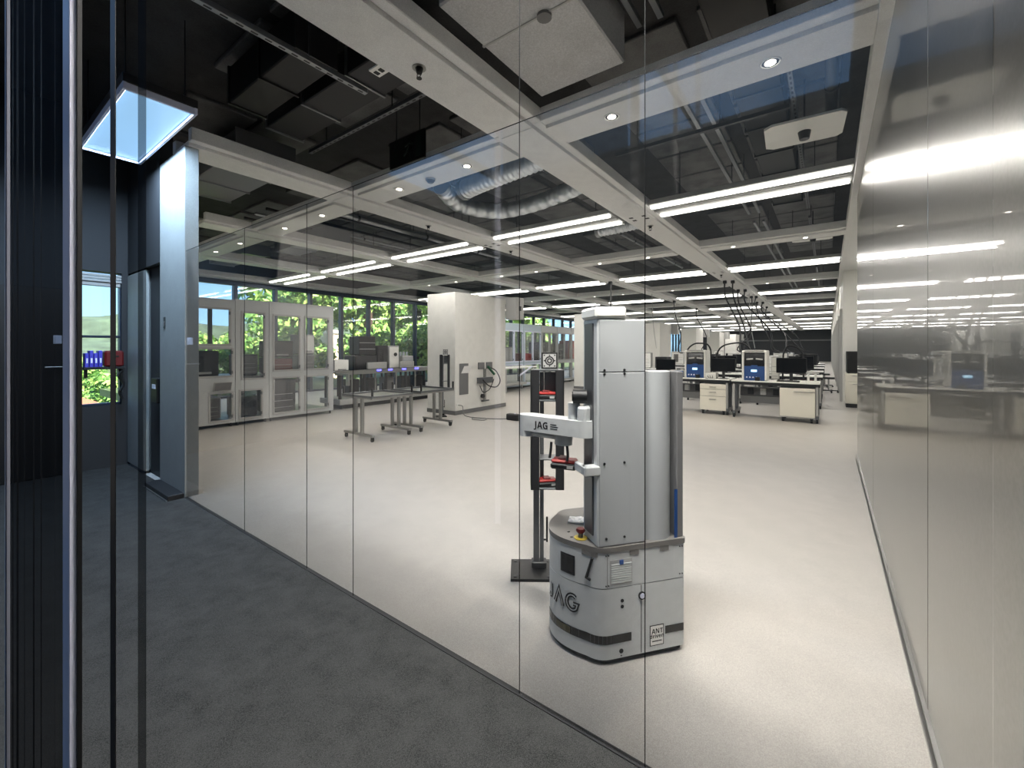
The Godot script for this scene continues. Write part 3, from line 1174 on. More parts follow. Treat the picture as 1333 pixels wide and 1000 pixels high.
# ---------------------------------------------------------------- glass-fronted enclosures along the window side
# front facing +X at x, from z0 to z1; wins are [za, zb, ya, yb] openings
func enclosure(label: String, x: float, z0: float, z1: float, h: float, depth: float, wins: Array, mt: Material, group := "") -> Node3D:
	var t := placed("glazed_enclosure", label, "enclosure", Vector3(x - depth / 2, 0, (z0 + z1) / 2), group)
	var zs := [z0, z1]
	var ys := [0.07, h]
	for w in wins:
		zs.append_array([w[0], w[1]])
		ys.append_array([w[2], w[3]])
	zs.sort()
	ys.sort()
	for i in zs.size() - 1:
		for j in ys.size() - 1:
			if zs[i + 1] - zs[i] < 0.002 or ys[j + 1] - ys[j] < 0.002:
				continue
			var cz: float = (zs[i] + zs[i + 1]) / 2
			var cy: float = (ys[j] + ys[j + 1]) / 2
			var hole := false
			for w in wins:
				if cz < w[0] and cz > w[1] and cy > w[2] and cy < w[3]:
					hole = true
			if not hole:
				box(x - 0.03, ys[j], zs[i], x, ys[j + 1], zs[i + 1])
	part("front_panel", mt, t)
	for w in wins:
		var b := 0.035
		box(x, w[2] - b, w[0] + b, x + 0.014, w[2], w[1] - b, 0.003)
		box(x, w[3], w[0] + b, x + 0.014, w[3] + b, w[1] - b, 0.003)
		box(x, w[2], w[0] + b, x + 0.014, w[3], w[0], 0.003)
		box(x, w[2], w[1], x + 0.014, w[3], w[1] - b, 0.003)
		var d := part("glazed_door", M.light_grey if mt == M.cabinet else M.aluminium, t)
		box(x - 0.008, w[2], w[0], x - 0.002, w[3], w[1])
		part("pane", M.pane, d)
		for y in [w[2] + 0.06, w[3] - 0.06]:
			box(x + 0.012, y - 0.03, w[1] - 0.02, x + 0.024, y + 0.03, w[1] + 0.012, 0.003)
			part("hinge", M.mid_metal, d)
	for zz in [z0, z1]:
		for xx in [x - 0.03, x - depth]:
			var s := -1.0 if zz == z0 else 1.0
			box(xx, 0.07, zz, xx - 0.05, h, zz + s * 0.05, 0.004)
			part("post", M.mid_metal, t)
			cyl(Vector3(xx - 0.03, 0, zz + s * 0.05), Vector3(xx - 0.03, 0.07, zz + s * 0.05), 0.02)
			part("levelling_foot", M.black, t)
	box(x, h - 0.05, z0, x - depth - 0.05, h, z1)
	part("roof_panel", mt, t)
	box(x - 0.03, 0.07, z0, x - depth - 0.05, 0.12, z1)
	part("bottom_deck", M.mid_metal, t)
	box(x - 0.03, 0.90, z0, x - depth - 0.05, 0.95, z1)
	part("work_deck", M.mid_metal, t)
	done()
	return t

var inst_count := 0
# a bench instrument standing on at, its face turned by turn; looks says what its face carries
func instrument(called: String, label: String, at: Vector3, size: Vector3, turn: float, body: Material, face: Material, looks: Array, group := "") -> Node3D:
	var t := thing(called, label, "instrument", at, turn, group)
	var w := size.x / 2
	var d := size.z / 2
	var h := size.y
	box(-w, 0.012, -d, w, h, d, 0.012)
	part("housing", body, t)
	for sx in [-1, 1]:
		box(sx * w * 0.8 - 0.02, 0, -d * 0.8, sx * w * 0.8 + 0.02, 0.014, d * 0.8)
		part("foot", M.rubber, t)
	box(-w * 0.92, h * 0.06, d - 0.004, w * 0.92, h * 0.94, d + 0.006, 0.004)
	var f := part("face", face, t)
	for L in looks:
		if L == "screen":
			box(-w * 0.55, h * 0.55, d + 0.005, w * 0.35, h * 0.85, d + 0.011, 0.003)
			part("screen", M.black_gloss, f)
		elif L == "display":
			box(-w * 0.4, h * 0.55, d + 0.005, w * 0.3, h * 0.8, d + 0.011, 0.003)
			part("display", M.display, f)
		elif L == "knob":
			cyl(Vector3(w * 0.2, h * 0.62, d + 0.004), Vector3(w * 0.2, h * 0.62, d + 0.03), minf(0.05, w * 0.3))
			part("knob", M.black, f)
		elif L == "slots":
			for k in 3:
				box(-w * 0.75, h * (0.15 + 0.2 * k), d + 0.005, w * 0.75, h * (0.17 + 0.2 * k), d + 0.009)
				part("slot", M.light_grey, f)
		elif L == "window":
			box(-w * 0.6, h * 0.2, d + 0.005, w * 0.1, h * 0.8, d + 0.011, 0.004)
			part("window", M.smoked, f)
		elif L == "tray":
			box(-w * 0.5, h * 0.12, d + 0.004, w * 0.5, h * 0.2, d + 0.06, 0.005)
			part("tray", M.light_grey, f)
		elif L == "tubes":
			for k in 3:
				tube(spline([Vector3(w * (-0.5 + 0.4 * k), h * 0.5, d + 0.003), Vector3(w * (-0.4 + 0.4 * k), h * 0.45, d + 0.08), Vector3(w * (-0.2 + 0.3 * k), h * 0.1, d + 0.03)], 8), 0.006, 5)
				part("hose", M.black, f)
		elif L == "stack":
			for k in 2:
				box(-w * 0.96, h * (0.33 + 0.33 * k) - 0.006, -d * 0.98, w * 0.96, h * (0.33 + 0.33 * k) + 0.006, d + 0.008)
				part("joint_line", M.light_grey, f)
		elif L == "bottles":
			for k in 3:
				cyl(Vector3(w * (-0.6 + 0.6 * k), h, 0), Vector3(w * (-0.6 + 0.6 * k), h + 0.12, 0), 0.035)
				part("bottle", M.clear_plastic, t)
	return t

func build_enclosures() -> void:
	enclosure("grey enclosure bay with wide upper windows and a small control tablet", -9.2, -2.62, -3.46, 2.43, 1.2, [[-2.68, -3.36, 1.58, 2.23], [-2.68, -3.40, 0.98, 1.48], [-2.68, -2.84, 0.14, 0.65], [-3.05, -3.40, 0.14, 0.64]], M.cabinet)
	enclosure("narrow grey enclosure bay with a tall glazed door above a small door", -9.2, -3.47, -4.08, 2.45, 1.3, [[-3.60, -3.98, 0.91, 2.19], [-3.56, -3.93, 0.14, 0.66]], M.cabinet)
	enclosure("wide grey enclosure bay with two pairs of glazed doors, beside the conveyor line", -9.2, -4.09, -5.50, 2.46, 1.3, [[-4.19, -4.70, 1.05, 2.17], [-4.85, -5.36, 1.05, 2.17], [-4.19, -4.70, 0.16, 0.87], [-4.85, -5.36, 0.16, 0.87]], M.cabinet)
	# second line farther along, pale blue frames
	for k in 6:
		var z0 := -12.1 - k * 1.25
		var z1 := z0 - 1.22
		var names := ["pale blue-framed enclosure bay beyond the white service block, at the line's near end", "second pale-framed enclosure bay of the far line, red boxes inside", "third pale-framed enclosure bay of the far line", "fourth pale-framed enclosure bay of the far line", "fifth pale-framed enclosure bay of the far line, red machine inside", "last pale-framed enclosure bay of the far line"]
		enclosure(names[k], -9.3, z0, z1, 2.42, 1.1, [[z0 - 0.08, z0 - 0.56, 1.02, 2.12], [z0 - 0.66, z0 - 1.14, 1.02, 2.12], [z0 - 0.08, z1 + 0.08, 0.18, 0.86]], M.cabinet_blue if k < 2 else M.cabinet)
	# tablet and handle on the near line
	var tb := placed("control_tablet", "small slanted grey control tablet on the front of the enclosure", "tablet", Vector3(-9.14, 0.70, -3.23))
	XF = Transform3D(Basis(Vector3.BACK, -0.35), Vector3(-9.17, 0.70, -3.23) - org)
	box(0, 0, -0.15, 0.02, 0.18, 0.15, 0.004)
	part("case", M.light_grey, tb)
	XF = Transform3D(Basis(Vector3.BACK, -0.35), Vector3(-9.17, 0.70, -3.23) - org)
	box(0.019, 0.015, -0.135, 0.022, 0.165, 0.135)
	part("screen", M.grey, tb)
	box(-9.186, 0.70, -3.28, -9.15, 0.76, -3.18, 0.004)
	part("bracket", M.mid_metal, tb)
	done()
	# equipment inside, seen through the panes; decks at 0.95 and 0.12
	var q := PI / 2
	instrument("laboratory_instrument", "dark boxy analyser behind the wide window of the first grey enclosure", Vector3(-9.75, 0.951, -3.0), Vector3(0.55, 0.5, 0.6), q, M.dark_metal, M.black, ["window", "tray"])
	instrument("laboratory_instrument", "pale instrument with slots low in the first grey enclosure", Vector3(-9.8, 0.121, -3.1), Vector3(0.5, 0.42, 0.5), q, M.light_grey, M.grey, ["slots"])
	instrument("laboratory_instrument", "slim grey printer behind the tall narrow enclosure door", Vector3(-9.7, 0.951, -3.8), Vector3(0.35, 0.42, 0.5), q, M.mid_metal, M.grey, ["slots"])
	instrument("laboratory_instrument", "dark pump unit behind the small low enclosure door", Vector3(-9.7, 0.121, -3.78), Vector3(0.4, 0.4, 0.45), q, M.dark_metal, M.black, ["knob"])
	instrument("laboratory_instrument", "black wide reader with pale tray in the wide grey enclosure", Vector3(-9.8, 1.30, -4.50), Vector3(0.50, 0.36, 0.5), q, M.black, M.dark_metal, ["tray"])
	instrument("laboratory_instrument", "dark red base cabinet carrying the black wide reader", Vector3(-9.8, 0.951, -4.50), Vector3(0.50, 0.34, 0.5), q, M.dark_metal, M.dark_red, ["slots"])
	instrument("laboratory_instrument", "white box instrument behind the upper right enclosure door", Vector3(-9.75, 1.36, -5.06), Vector3(0.36, 0.45, 0.4), q, M.light_grey, M.white, ["tray"])
	instrument("laboratory_instrument", "grey stand unit carrying the white box instrument", Vector3(-9.75, 0.951, -5.06), Vector3(0.36, 0.40, 0.4), q, M.mid_metal, M.grey, ["slots"])
	instrument("laboratory_instrument", "large black chiller low in the wide grey enclosure", Vector3(-9.75, 0.121, -4.48), Vector3(0.55, 0.7, 0.6), q, M.black, M.dark_metal, ["slots"])
	for k in 6:
		var z := -12.72 - k * 1.25
		var lab: String = ["grey robot module in the near bay of the far enclosure line", "red crate with black lid in the second bay of the far line", "dark reader in the third bay of the far line", "black stacker in the fourth bay of the far line", "red dispenser in the fifth bay of the far line", "dark cooler in the last bay of the far line"][k]
		instrument("laboratory_instrument", lab, Vector3(-9.8, 0.951, z), Vector3(0.9, [0.6, 0.35, 0.8, 0.75, 0.9, 0.85][k], 0.5), q, [M.grey, M.dark_red, M.black, M.black, M.dark_red, M.black][k], [M.light_grey, M.red, M.dark_metal, M.black, M.red, M.dark_metal][k], [["slots"], ["tray"], ["window"], ["stack"], ["slots"], ["window"]][k])

# ---------------------------------------------------------------- white service blocks
func build_blocks() -> void:
	for k in 6:
		var z := -6.93 - 7.25 * k
		var t := placed("service_block", ["white service block with wall outlets and a grey plinth", "white service block half hidden behind the robot", "third white service block, behind the robot's cylinder cover", "fourth white service block in the far hall", "fifth white service block in the far hall", "sixth white service block in the far hall"][k], "column", Vector3(-7.15, 0, z - 0.93))
		box(-7.60, 0.09, z, -6.70, 2.76, z - 1.86, 0.006)
		part("cladding", M.white_wall, t)
		box(-7.61, 0, z + 0.01, -6.69, 0.09, z - 1.87, 0.004)
		part("plinth", M.grey, t)
		box(-6.70, 2.24, z - 1.86, -6.36, 2.80, z - 2.2, 0.008)
		part("duct_box", M.light_grey, t)
		box(-6.36, 2.46, z - 1.98, -6.355, 2.58, z - 2.08)
		part("duct_grille", M.dark_metal, t)
		if k == 0:
			# recess with a tilted sheet, two outlet boxes, bracket
			box(-6.699, 0.44, -7.06, -6.688, 1.15, -7.36, 0.003)
			var r := part("wall_hatch", M.grey, t)
			XF = Transform3D(Basis(Vector3.BACK, -0.5), Vector3(-6.69, 0.93, -7.24) - org)
			box(0, 0, -0.14, 0.004, 0.19, 0.12)
			part("paper_sheet", M.paper, r)
			for zz in [-7.70, -8.00]:
				box(-6.70, 1.0, zz, -6.67, 1.16, zz - 0.22, 0.006)
				part("outlet_box", M.grey, t)
		done()
	var br := placed("wall_bracket", "grey metal bracket with a vertical arm on the white service block", "bracket", Vector3(-6.69, 0.22, -7.95))
	box(-6.699, 0.66, -7.66, -6.60, 0.80, -8.16, 0.006)
	part("shelf_box", M.mid_metal, br)
	box(-6.699, 0.22, -7.90, -6.66, 1.0, -7.97, 0.004)
	part("arm", M.steel, br)
	box(-6.699, 0.22, -7.82, -6.63, 0.25, -8.05, 0.004)
	part("foot_plate", M.mid_metal, br)
	cyl(Vector3(-6.66, 0.36, -7.80), Vector3(-6.60, 0.36, -7.80), 0.05)
	part("valve", M.dark_metal, br)
	done()
	var h := placed("hose_coil", "black and green hose looped over the wall bracket", "hose", Vector3(-6.64, 0.6, -8.1))
	tube(spline([Vector3(-6.62, 1.04, -8.0), Vector3(-6.57, 0.95, -8.22), Vector3(-6.57, 0.70, -8.40), Vector3(-6.57, 0.55, -8.25), Vector3(-6.57, 0.60, -7.95), Vector3(-6.58, 0.75, -7.75)], 24), 0.014)
	part("hose", M.black, h)
	tube(spline([Vector3(-6.57, 0.75, -8.15), Vector3(-6.56, 0.52, -7.98), Vector3(-6.58, 0.46, -7.75), Vector3(-6.62, 0.62, -7.68)], 16), 0.010)
	part("thin_hose", M.dark_metal, h)
	cyl(Vector3(-6.62, 1.06, -7.98), Vector3(-6.58, 0.86, -8.18), 0.03)
	part("connector", M.green, h)
	done()
	var pc := placed("power_cable", "thin grey cable snaking from the white block to a black power box", "cable", Vector3(-6.2, 0.0, -7.1))
	tube(spline([Vector3(-6.69, 0.22, -7.0), Vector3(-6.62, 0.2, -7.08), Vector3(-6.50, 0.03, -7.0), Vector3(-6.2, 0.012, -6.9), Vector3(-5.8, 0.012, -6.95), Vector3(-5.72, 0.012, -6.78), Vector3(-6.0, 0.012, -6.72), Vector3(-6.1, 0.012, -6.85), Vector3(-5.6, 0.012, -7.05), Vector3(-5.42, 0.02, -7.16)], 60), 0.009, 6)
	part("cord", M.grey, pc)
	box(-6.699, 0.2, -6.97, -6.68, 0.25, -7.03, 0.003)
	part("wall_plug", M.white, pc)
	done()
	var pb := placed("power_box", "black power box lying on the floor at the end of the grey cable", "power supply", Vector3(-5.27, 0, -7.2))
	box(-5.42, 0, -7.12, -5.12, 0.13, -7.27, 0.015)
	part("case", M.black, pb)
	box(-5.36, 0.129, -7.15, -5.18, 0.135, -7.24, 0.002)
	part("lid", M.dark_metal, pb)
	cyl(Vector3(-5.24, 0.13, -7.2), Vector3(-5.24, 0.145, -7.2), 0.015)
	part("lamp", M.aluminium, pb)
	done()
	var pc2 := part_line("floor_cable", "thin dark cable running over the floor from the power box", [Vector3(-5.12, 0.01, -7.22), Vector3(-4.8, 0.008, -7.3), Vector3(-4.0, 0.008, -7.1), Vector3(-3.2, 0.008, -6.6)])

func part_line(called: String, label: String, pts: Array, r := 0.007, m: Material = null, cat := "cable", group := "") -> Node3D:
	tube(spline(pts, pts.size() * 6), r, 6)
	var o := part(called, M.black if m == null else m)
	return tag(o, label, cat, group)

# ---------------------------------------------------------------- trolleys and the conveyor line
func build_trolleys() -> void:
	var t := thing("trolley_table", "low steel trolley table with four pins, nearest the grey enclosures", "table", Vector3(-6.2, 0, -4.53), 0.0, "steel trolley tables")
	for z in [0.37, -0.37]:
		box(-0.40, 0.075, z - 0.03, 0.40, 0.115, z + 0.03, 0.006)
		part("foot_bar", M.steel, t)
		for sx in [-0.36, 0.36]:
			prism([Vector2(sx - 0.05, z), Vector2(sx + 0.05, z), Vector2(sx, z + 0.02)], 0.05, 0.076)
			cyl(Vector3(sx, 0.03, z - 0.016), Vector3(sx, 0.03, z + 0.016), 0.03, -1, 12)
			part("castor", M.black, t)
		for sx in [-0.09, 0.09]:
			cyl(Vector3(sx, 0.11, z), Vector3(sx, 0.68, z), 0.034, -1, 14)
			part("column", M.steel, t)
	box(-0.42, 0.68, -0.42, 0.42, 0.705, 0.42, 0.005)
	part("table_top", M.steel, t)
	for s in [[-0.42, -0.42, 0.42, -0.39], [-0.42, 0.39, 0.42, 0.42], [-0.42, -0.42, -0.39, 0.42], [0.39, -0.42, 0.42, 0.42]]:
		box(s[0], 0.70, s[1], s[2], 0.735, s[3], 0.004)
		part("edge_rail", M.mid_metal, t)
	for sx in [-0.40, 0.40]:
		for sz in [-0.40, 0.40]:
			cyl(Vector3(sx, 0.73, sz), Vector3(sx, 0.86, sz), 0.018, -1, 10)
			part("pin", M.black, t)
	dup(t, Vector3(-6.22, 0, -5.56), 0.0, "low steel trolley table with four pins, beside the white service block")

	var c := placed("conveyor_machine", "long conveyor machine with blue lamps and tube legs in front of the windows", "machine", Vector3(-9.9, 0, -7.5))
	box(-9.55, 0.88, -5.75, -10.5, 0.93, -9.2, 0.006)
	part("deck", M.light_grey, c)
	box(-9.52, 0.84, -5.75, -9.56, 0.95, -9.2, 0.004)
	part("front_rail", M.steel, c)
	box(-9.58, 0.10, -5.9, -10.5, 0.24, -9.2, 0.01)
	part("base_skirt", M.light_grey, c)
	box(-9.64, 0.0, -6.0, -10.45, 0.10, -9.1)
	part("base_recess", M.black, c)
	for k in 10:
		var z := -5.95 - k * 0.34
		cyl(Vector3(-9.66, 0.24, z), Vector3(-9.66, 0.88, z), 0.025 if k % 2 else 0.04, -1, 10)
		part("tube_leg", M.steel if k % 2 else M.dark_metal, c)
		cyl(Vector3(-10.3, 0.24, z), Vector3(-10.3, 0.88, z), 0.03, -1, 10)
		part("tube_leg", M.dark_metal, c)
	for k in 5:
		var z := -6.3 - k * 0.55
		box(-9.8, 0.30, z, -10.1, 0.70, z - 0.3, 0.02)
		part("drive_box", [M.black, M.dark_metal, M.grey, M.black, M.dark_metal][k], c)
	for z in [-6.92, -7.28, -7.75, -8.2]:
		box(-9.515, 0.90, z, -9.535, 0.94, z - 0.14, 0.004)
		part("blue_lamp", M.led_blue, c)
	box(-9.0, 0.62, -5.75, -9.1, 0.90, -5.80, 0.004)
	box(-9.1, 0.86, -5.75, -9.56, 0.90, -5.80, 0.004)
	part("side_arm", M.steel, c)
	done()
	var q := PI / 2
	instrument("laboratory_instrument", "tall black stacked instrument on the conveyor machine's deck", Vector3(-9.98, 1.313, -6.80), Vector3(0.5, 0.5, 0.45), q, M.black, M.black, ["stack"])
	instrument("laboratory_instrument", "wide black base unit under the tall black instrument", Vector3(-9.98, 0.931, -6.75), Vector3(0.66, 0.38, 0.5), q, M.black, M.dark_metal, [])
	instrument("laboratory_instrument", "dark instrument with a small window on the conveyor machine's deck", Vector3(-9.98, 0.931, -7.27), Vector3(0.34, 0.64, 0.5), q, M.black, M.dark_metal, ["window"])
	instrument("laboratory_instrument", "white instrument with a black knob on the conveyor machine's deck", Vector3(-9.98, 0.931, -7.64), Vector3(0.34, 0.64, 0.5), q, M.light_grey, M.white, ["knob"])
	instrument("laboratory_instrument", "clear dome dispenser at the end of the conveyor machine", Vector3(-9.95, 0.931, -8.15), Vector3(0.4, 0.35, 0.4), q, M.light_grey, M.clear_plastic, ["bottles"])
	instrument("laboratory_instrument", "pale flat stacker at the near end of the conveyor machine", Vector3(-9.95, 0.931, -6.05), Vector3(0.4, 0.28, 0.4), q, M.light_grey, M.white, ["tray"])
	for s in [["frosted plate holder on the conveyor edge below the black instrument", -7.0, 0.6], ["frosted plate holder on the conveyor edge below the clear dispenser", -8.0, 0.5]]:
		var p := placed("plate_holder", s[0], "holder", Vector3(-9.62, 0.931, s[1]))
		box(-9.60, 0.955, s[1] + s[2] / 2, -9.66, 1.13, s[1] - s[2] / 2, 0.006)
		part("frosted_cover", M.light_grey, p)
		box(-9.59, 0.931, s[1] + s[2] / 2 + 0.02, -9.67, 0.955, s[1] - s[2] / 2 - 0.02, 0.004)
		part("base_bar", M.mid_metal, p)
		done()
	# a low bench in front of the far enclosures
	var b := placed("low_bench", "low white bench with a slanted arm before the pale far enclosures", "bench", Vector3(-8.9, 0, -12.0))
	box(-8.6, 0.80, -11.2, -9.2, 0.85, -13.2, 0.006)
	part("top", M.white, b)
	box(-8.65, 0.22, -11.3, -9.2, 0.30, -12.6, 0.006)
	part("lower_deck", M.light_grey, b)
	for z in [-11.35, -13.0]:
		for x in [-8.65, -9.15]:
			box(x - 0.03, 0, z - 0.03, x + 0.03, 0.80, z + 0.03, 0.004)
			part("leg", M.light_grey, b)
	cyl(Vector3(-8.55, 0.55, -12.0), Vector3(-8.55, 0.85, -12.8), 0.03)
	part("slanted_arm", M.aluminium, b)
	done()

# ---------------------------------------------------------------- desks, drawer units, monitors, blue machines
func desk(label: String, x0: float, x1: float, z: float, like: Node3D = null) -> Node3D:
	var w := x1 - x0
	var t := thing("laboratory_desk", label, "desk", Vector3((x0 + x1) / 2, 0, z), 0.0, "laboratory desks")
	var h := w / 2
	box(-h, 0.78, -0.8, h, 0.805, 0.0, 0.003)
	part("worktop", M.white, t)
	box(-h, 0.72, -0.78, h, 0.78, -0.02, 0.003)
	part("frame_rail", M.black, t)
	for s in [-1, 1]:
		var x: float = s * (h - 0.05)
		box(x - 0.03, 0.14, -0.48, x + 0.03, 0.74, -0.36, 0.005)
		part("upright", M.mid_metal, t)
		box(x - 0.03, 0.08, -0.76, x + 0.03, 0.15, -0.02, 0.006)
		part("foot", M.mid_metal, t)
		for zz in [-0.70, -0.08]:
			cyl(Vector3(x - 0.02, 0.04, zz), Vector3(x + 0.02, 0.04, zz), 0.04, -1, 12)
			part("castor", M.black, t)
		box(x - 0.02, 0.15, -0.05, x + 0.02, 0.74, -0.02, 0.004)
		part("front_leg", M.light_grey, t)
	box(-h + 0.08, 0.26, -0.77, h - 0.08, 0.42, -0.74, 0.004)
	part("back_panel", M.light_grey, t)
	box(-h + 0.08, 0.42, -0.78, h - 0.08, 0.62, -0.70, 0.01)
	part("cable_trough", M.grey, t)
	for k in 5:
		var x := -h + 0.3 + k * (w - 0.6) / 4.0
		box(x - 0.06, 0.46, -0.70, x + 0.05, 0.60, -0.62, 0.006)
		part("power_adapter", [M.black, M.white, M.black, M.dark_red, M.dark_red][k], t)
	return t

func drawer_unit(label: String, at: Vector3, w: float, drawers: Array, body := 0.6) -> void:
	var t := thing("drawer_unit", label, "cabinet", at)
	box(-w / 2, 0.09, -0.55, w / 2, 0.09 + body, 0.0, 0.004)
	part("body", M.light_grey, t)
	var y := 0.09 + body
	for d in drawers:
		box(-w / 2 + 0.003, y - d + 0.006, 0.0, w / 2 - 0.003, y - 0.003, 0.02, 0.004)
		var f := part("drawer", M.ivory, t)
		var hx: float = 0.07 if drawers.size() > 1 else w * 0.3
		var cx := 0.0 if drawers.size() > 1 else w * 0.2
		box(cx - hx, y - 0.075, 0.02, cx + hx, y - 0.06, 0.04, 0.004)
		part("handle", M.steel, f)
		y -= d
	for sx in [-1, 1]:
		for z in [-0.05, -0.5]:
			cyl(Vector3(sx * (w / 2 - 0.06) - 0.02, 0.04, z), Vector3(sx * (w / 2 - 0.06) + 0.02, 0.04, z), 0.04, -1, 12)
			box(sx * (w / 2 - 0.06) - 0.03, 0.07, z - 0.03, sx * (w / 2 - 0.06) + 0.03, 0.095, z + 0.03)
			part("castor", M.black, t)

var mon_proto: Node3D = null
func monitor(label: String, at: Vector3, turn: float, s := 1.0) -> void:
	if mon_proto:
		dup(mon_proto, at, turn, label).scale = Vector3.ONE * s
		return
	mon_proto = thing("monitor", label, "monitor", at, turn, "black monitors on the desks")
	var t := mon_proto
	box(-0.27, 0.17, -0.015, 0.27, 0.49, 0.015, 0.006)
	part("screen_housing", M.black, t)
	box(-0.262, 0.178, 0.014, 0.262, 0.482, 0.017)
	part("screen", M.black_gloss, t)
	box(-0.03, 0.01, -0.04, 0.03, 0.30, -0.015, 0.004)
	part("stand", M.dark_metal, t)
	box(-0.11, 0.0, -0.12, 0.11, 0.012, 0.06, 0.005)
	part("foot", M.black, t)
	t.scale = Vector3.ONE * s

var blue_proto: Node3D = null
func blue_machine(label: String, at: Vector3, turn := 0.0) -> void:
	if blue_proto:
		dup(blue_proto, at, turn, label)
		return
	var t := thing("preparation_machine", label, "instrument", at, turn, "white and blue machines on the desks")
	blue_proto = t
	box(-0.235, 0.0, -0.26, -0.195, 0.63, 0.24, 0.012)
	box(0.195, 0.0, -0.26, 0.235, 0.63, 0.24, 0.012)
	box(-0.235, 0.60, -0.26, 0.235, 0.645, 0.22, 0.012)
	part("white_shell", M.white, t)
	box(-0.195, 0.0, -0.25, 0.195, 0.30, 0.22, 0.01)
	var b := part("blue_base", M.blue, t)
	XF = Transform3D(Basis(Vector3.RIGHT, -0.22), Vector3(0, 0.29, 0.215))
	box(-0.193, 0, -0.02, 0.193, 0.30, 0, 0.006)
	var v := part("black_visor", M.black_gloss, t)
	for s in [-1, 1]:
		XF = Transform3D(Basis(Vector3.RIGHT, -0.22) * Basis(Vector3.BACK, s * -0.10), Vector3(s * 0.09, 0.46, 0.182))
		box(-0.065, -0.015, -0.005, 0.065, 0.018, 0.002, 0.002)
		part("visor_label", M.light_grey, v)
	prism([Vector2(-0.19, 0.222), Vector2(0.19, 0.222), Vector2(0.19, 0.21), Vector2(-0.19, 0.21)], 0.27, 0.31)
	box(-0.06, 0.30, 0.195, 0.06, 0.33, 0.222, 0.006)
	part("blue_crest", M.blue, b)
	box(-0.06, 0.185, 0.22, 0.05, 0.235, 0.226, 0.003)
	part("lit_display", M.display, b)
	box(-0.18, 0.62, -0.1, 0.18, 0.655, 0.235, 0.008)
	part("front_lip", M.light_grey, t)
	box(-0.195, 0.30, -0.25, 0.195, 0.60, -0.23)
	part("rear_panel", M.grey, t)
	for k in 4:
		cyl(Vector3(-0.14 + k * 0.06, 0.07, 0.22), Vector3(-0.14 + k * 0.06, 0.07, 0.24), 0.016, -1, 10)
		part("port", M.aluminium, b)
	box(0.02, 0.0, 0.22, 0.11, 0.08, 0.28, 0.006)
	part("black_module", M.black, b)

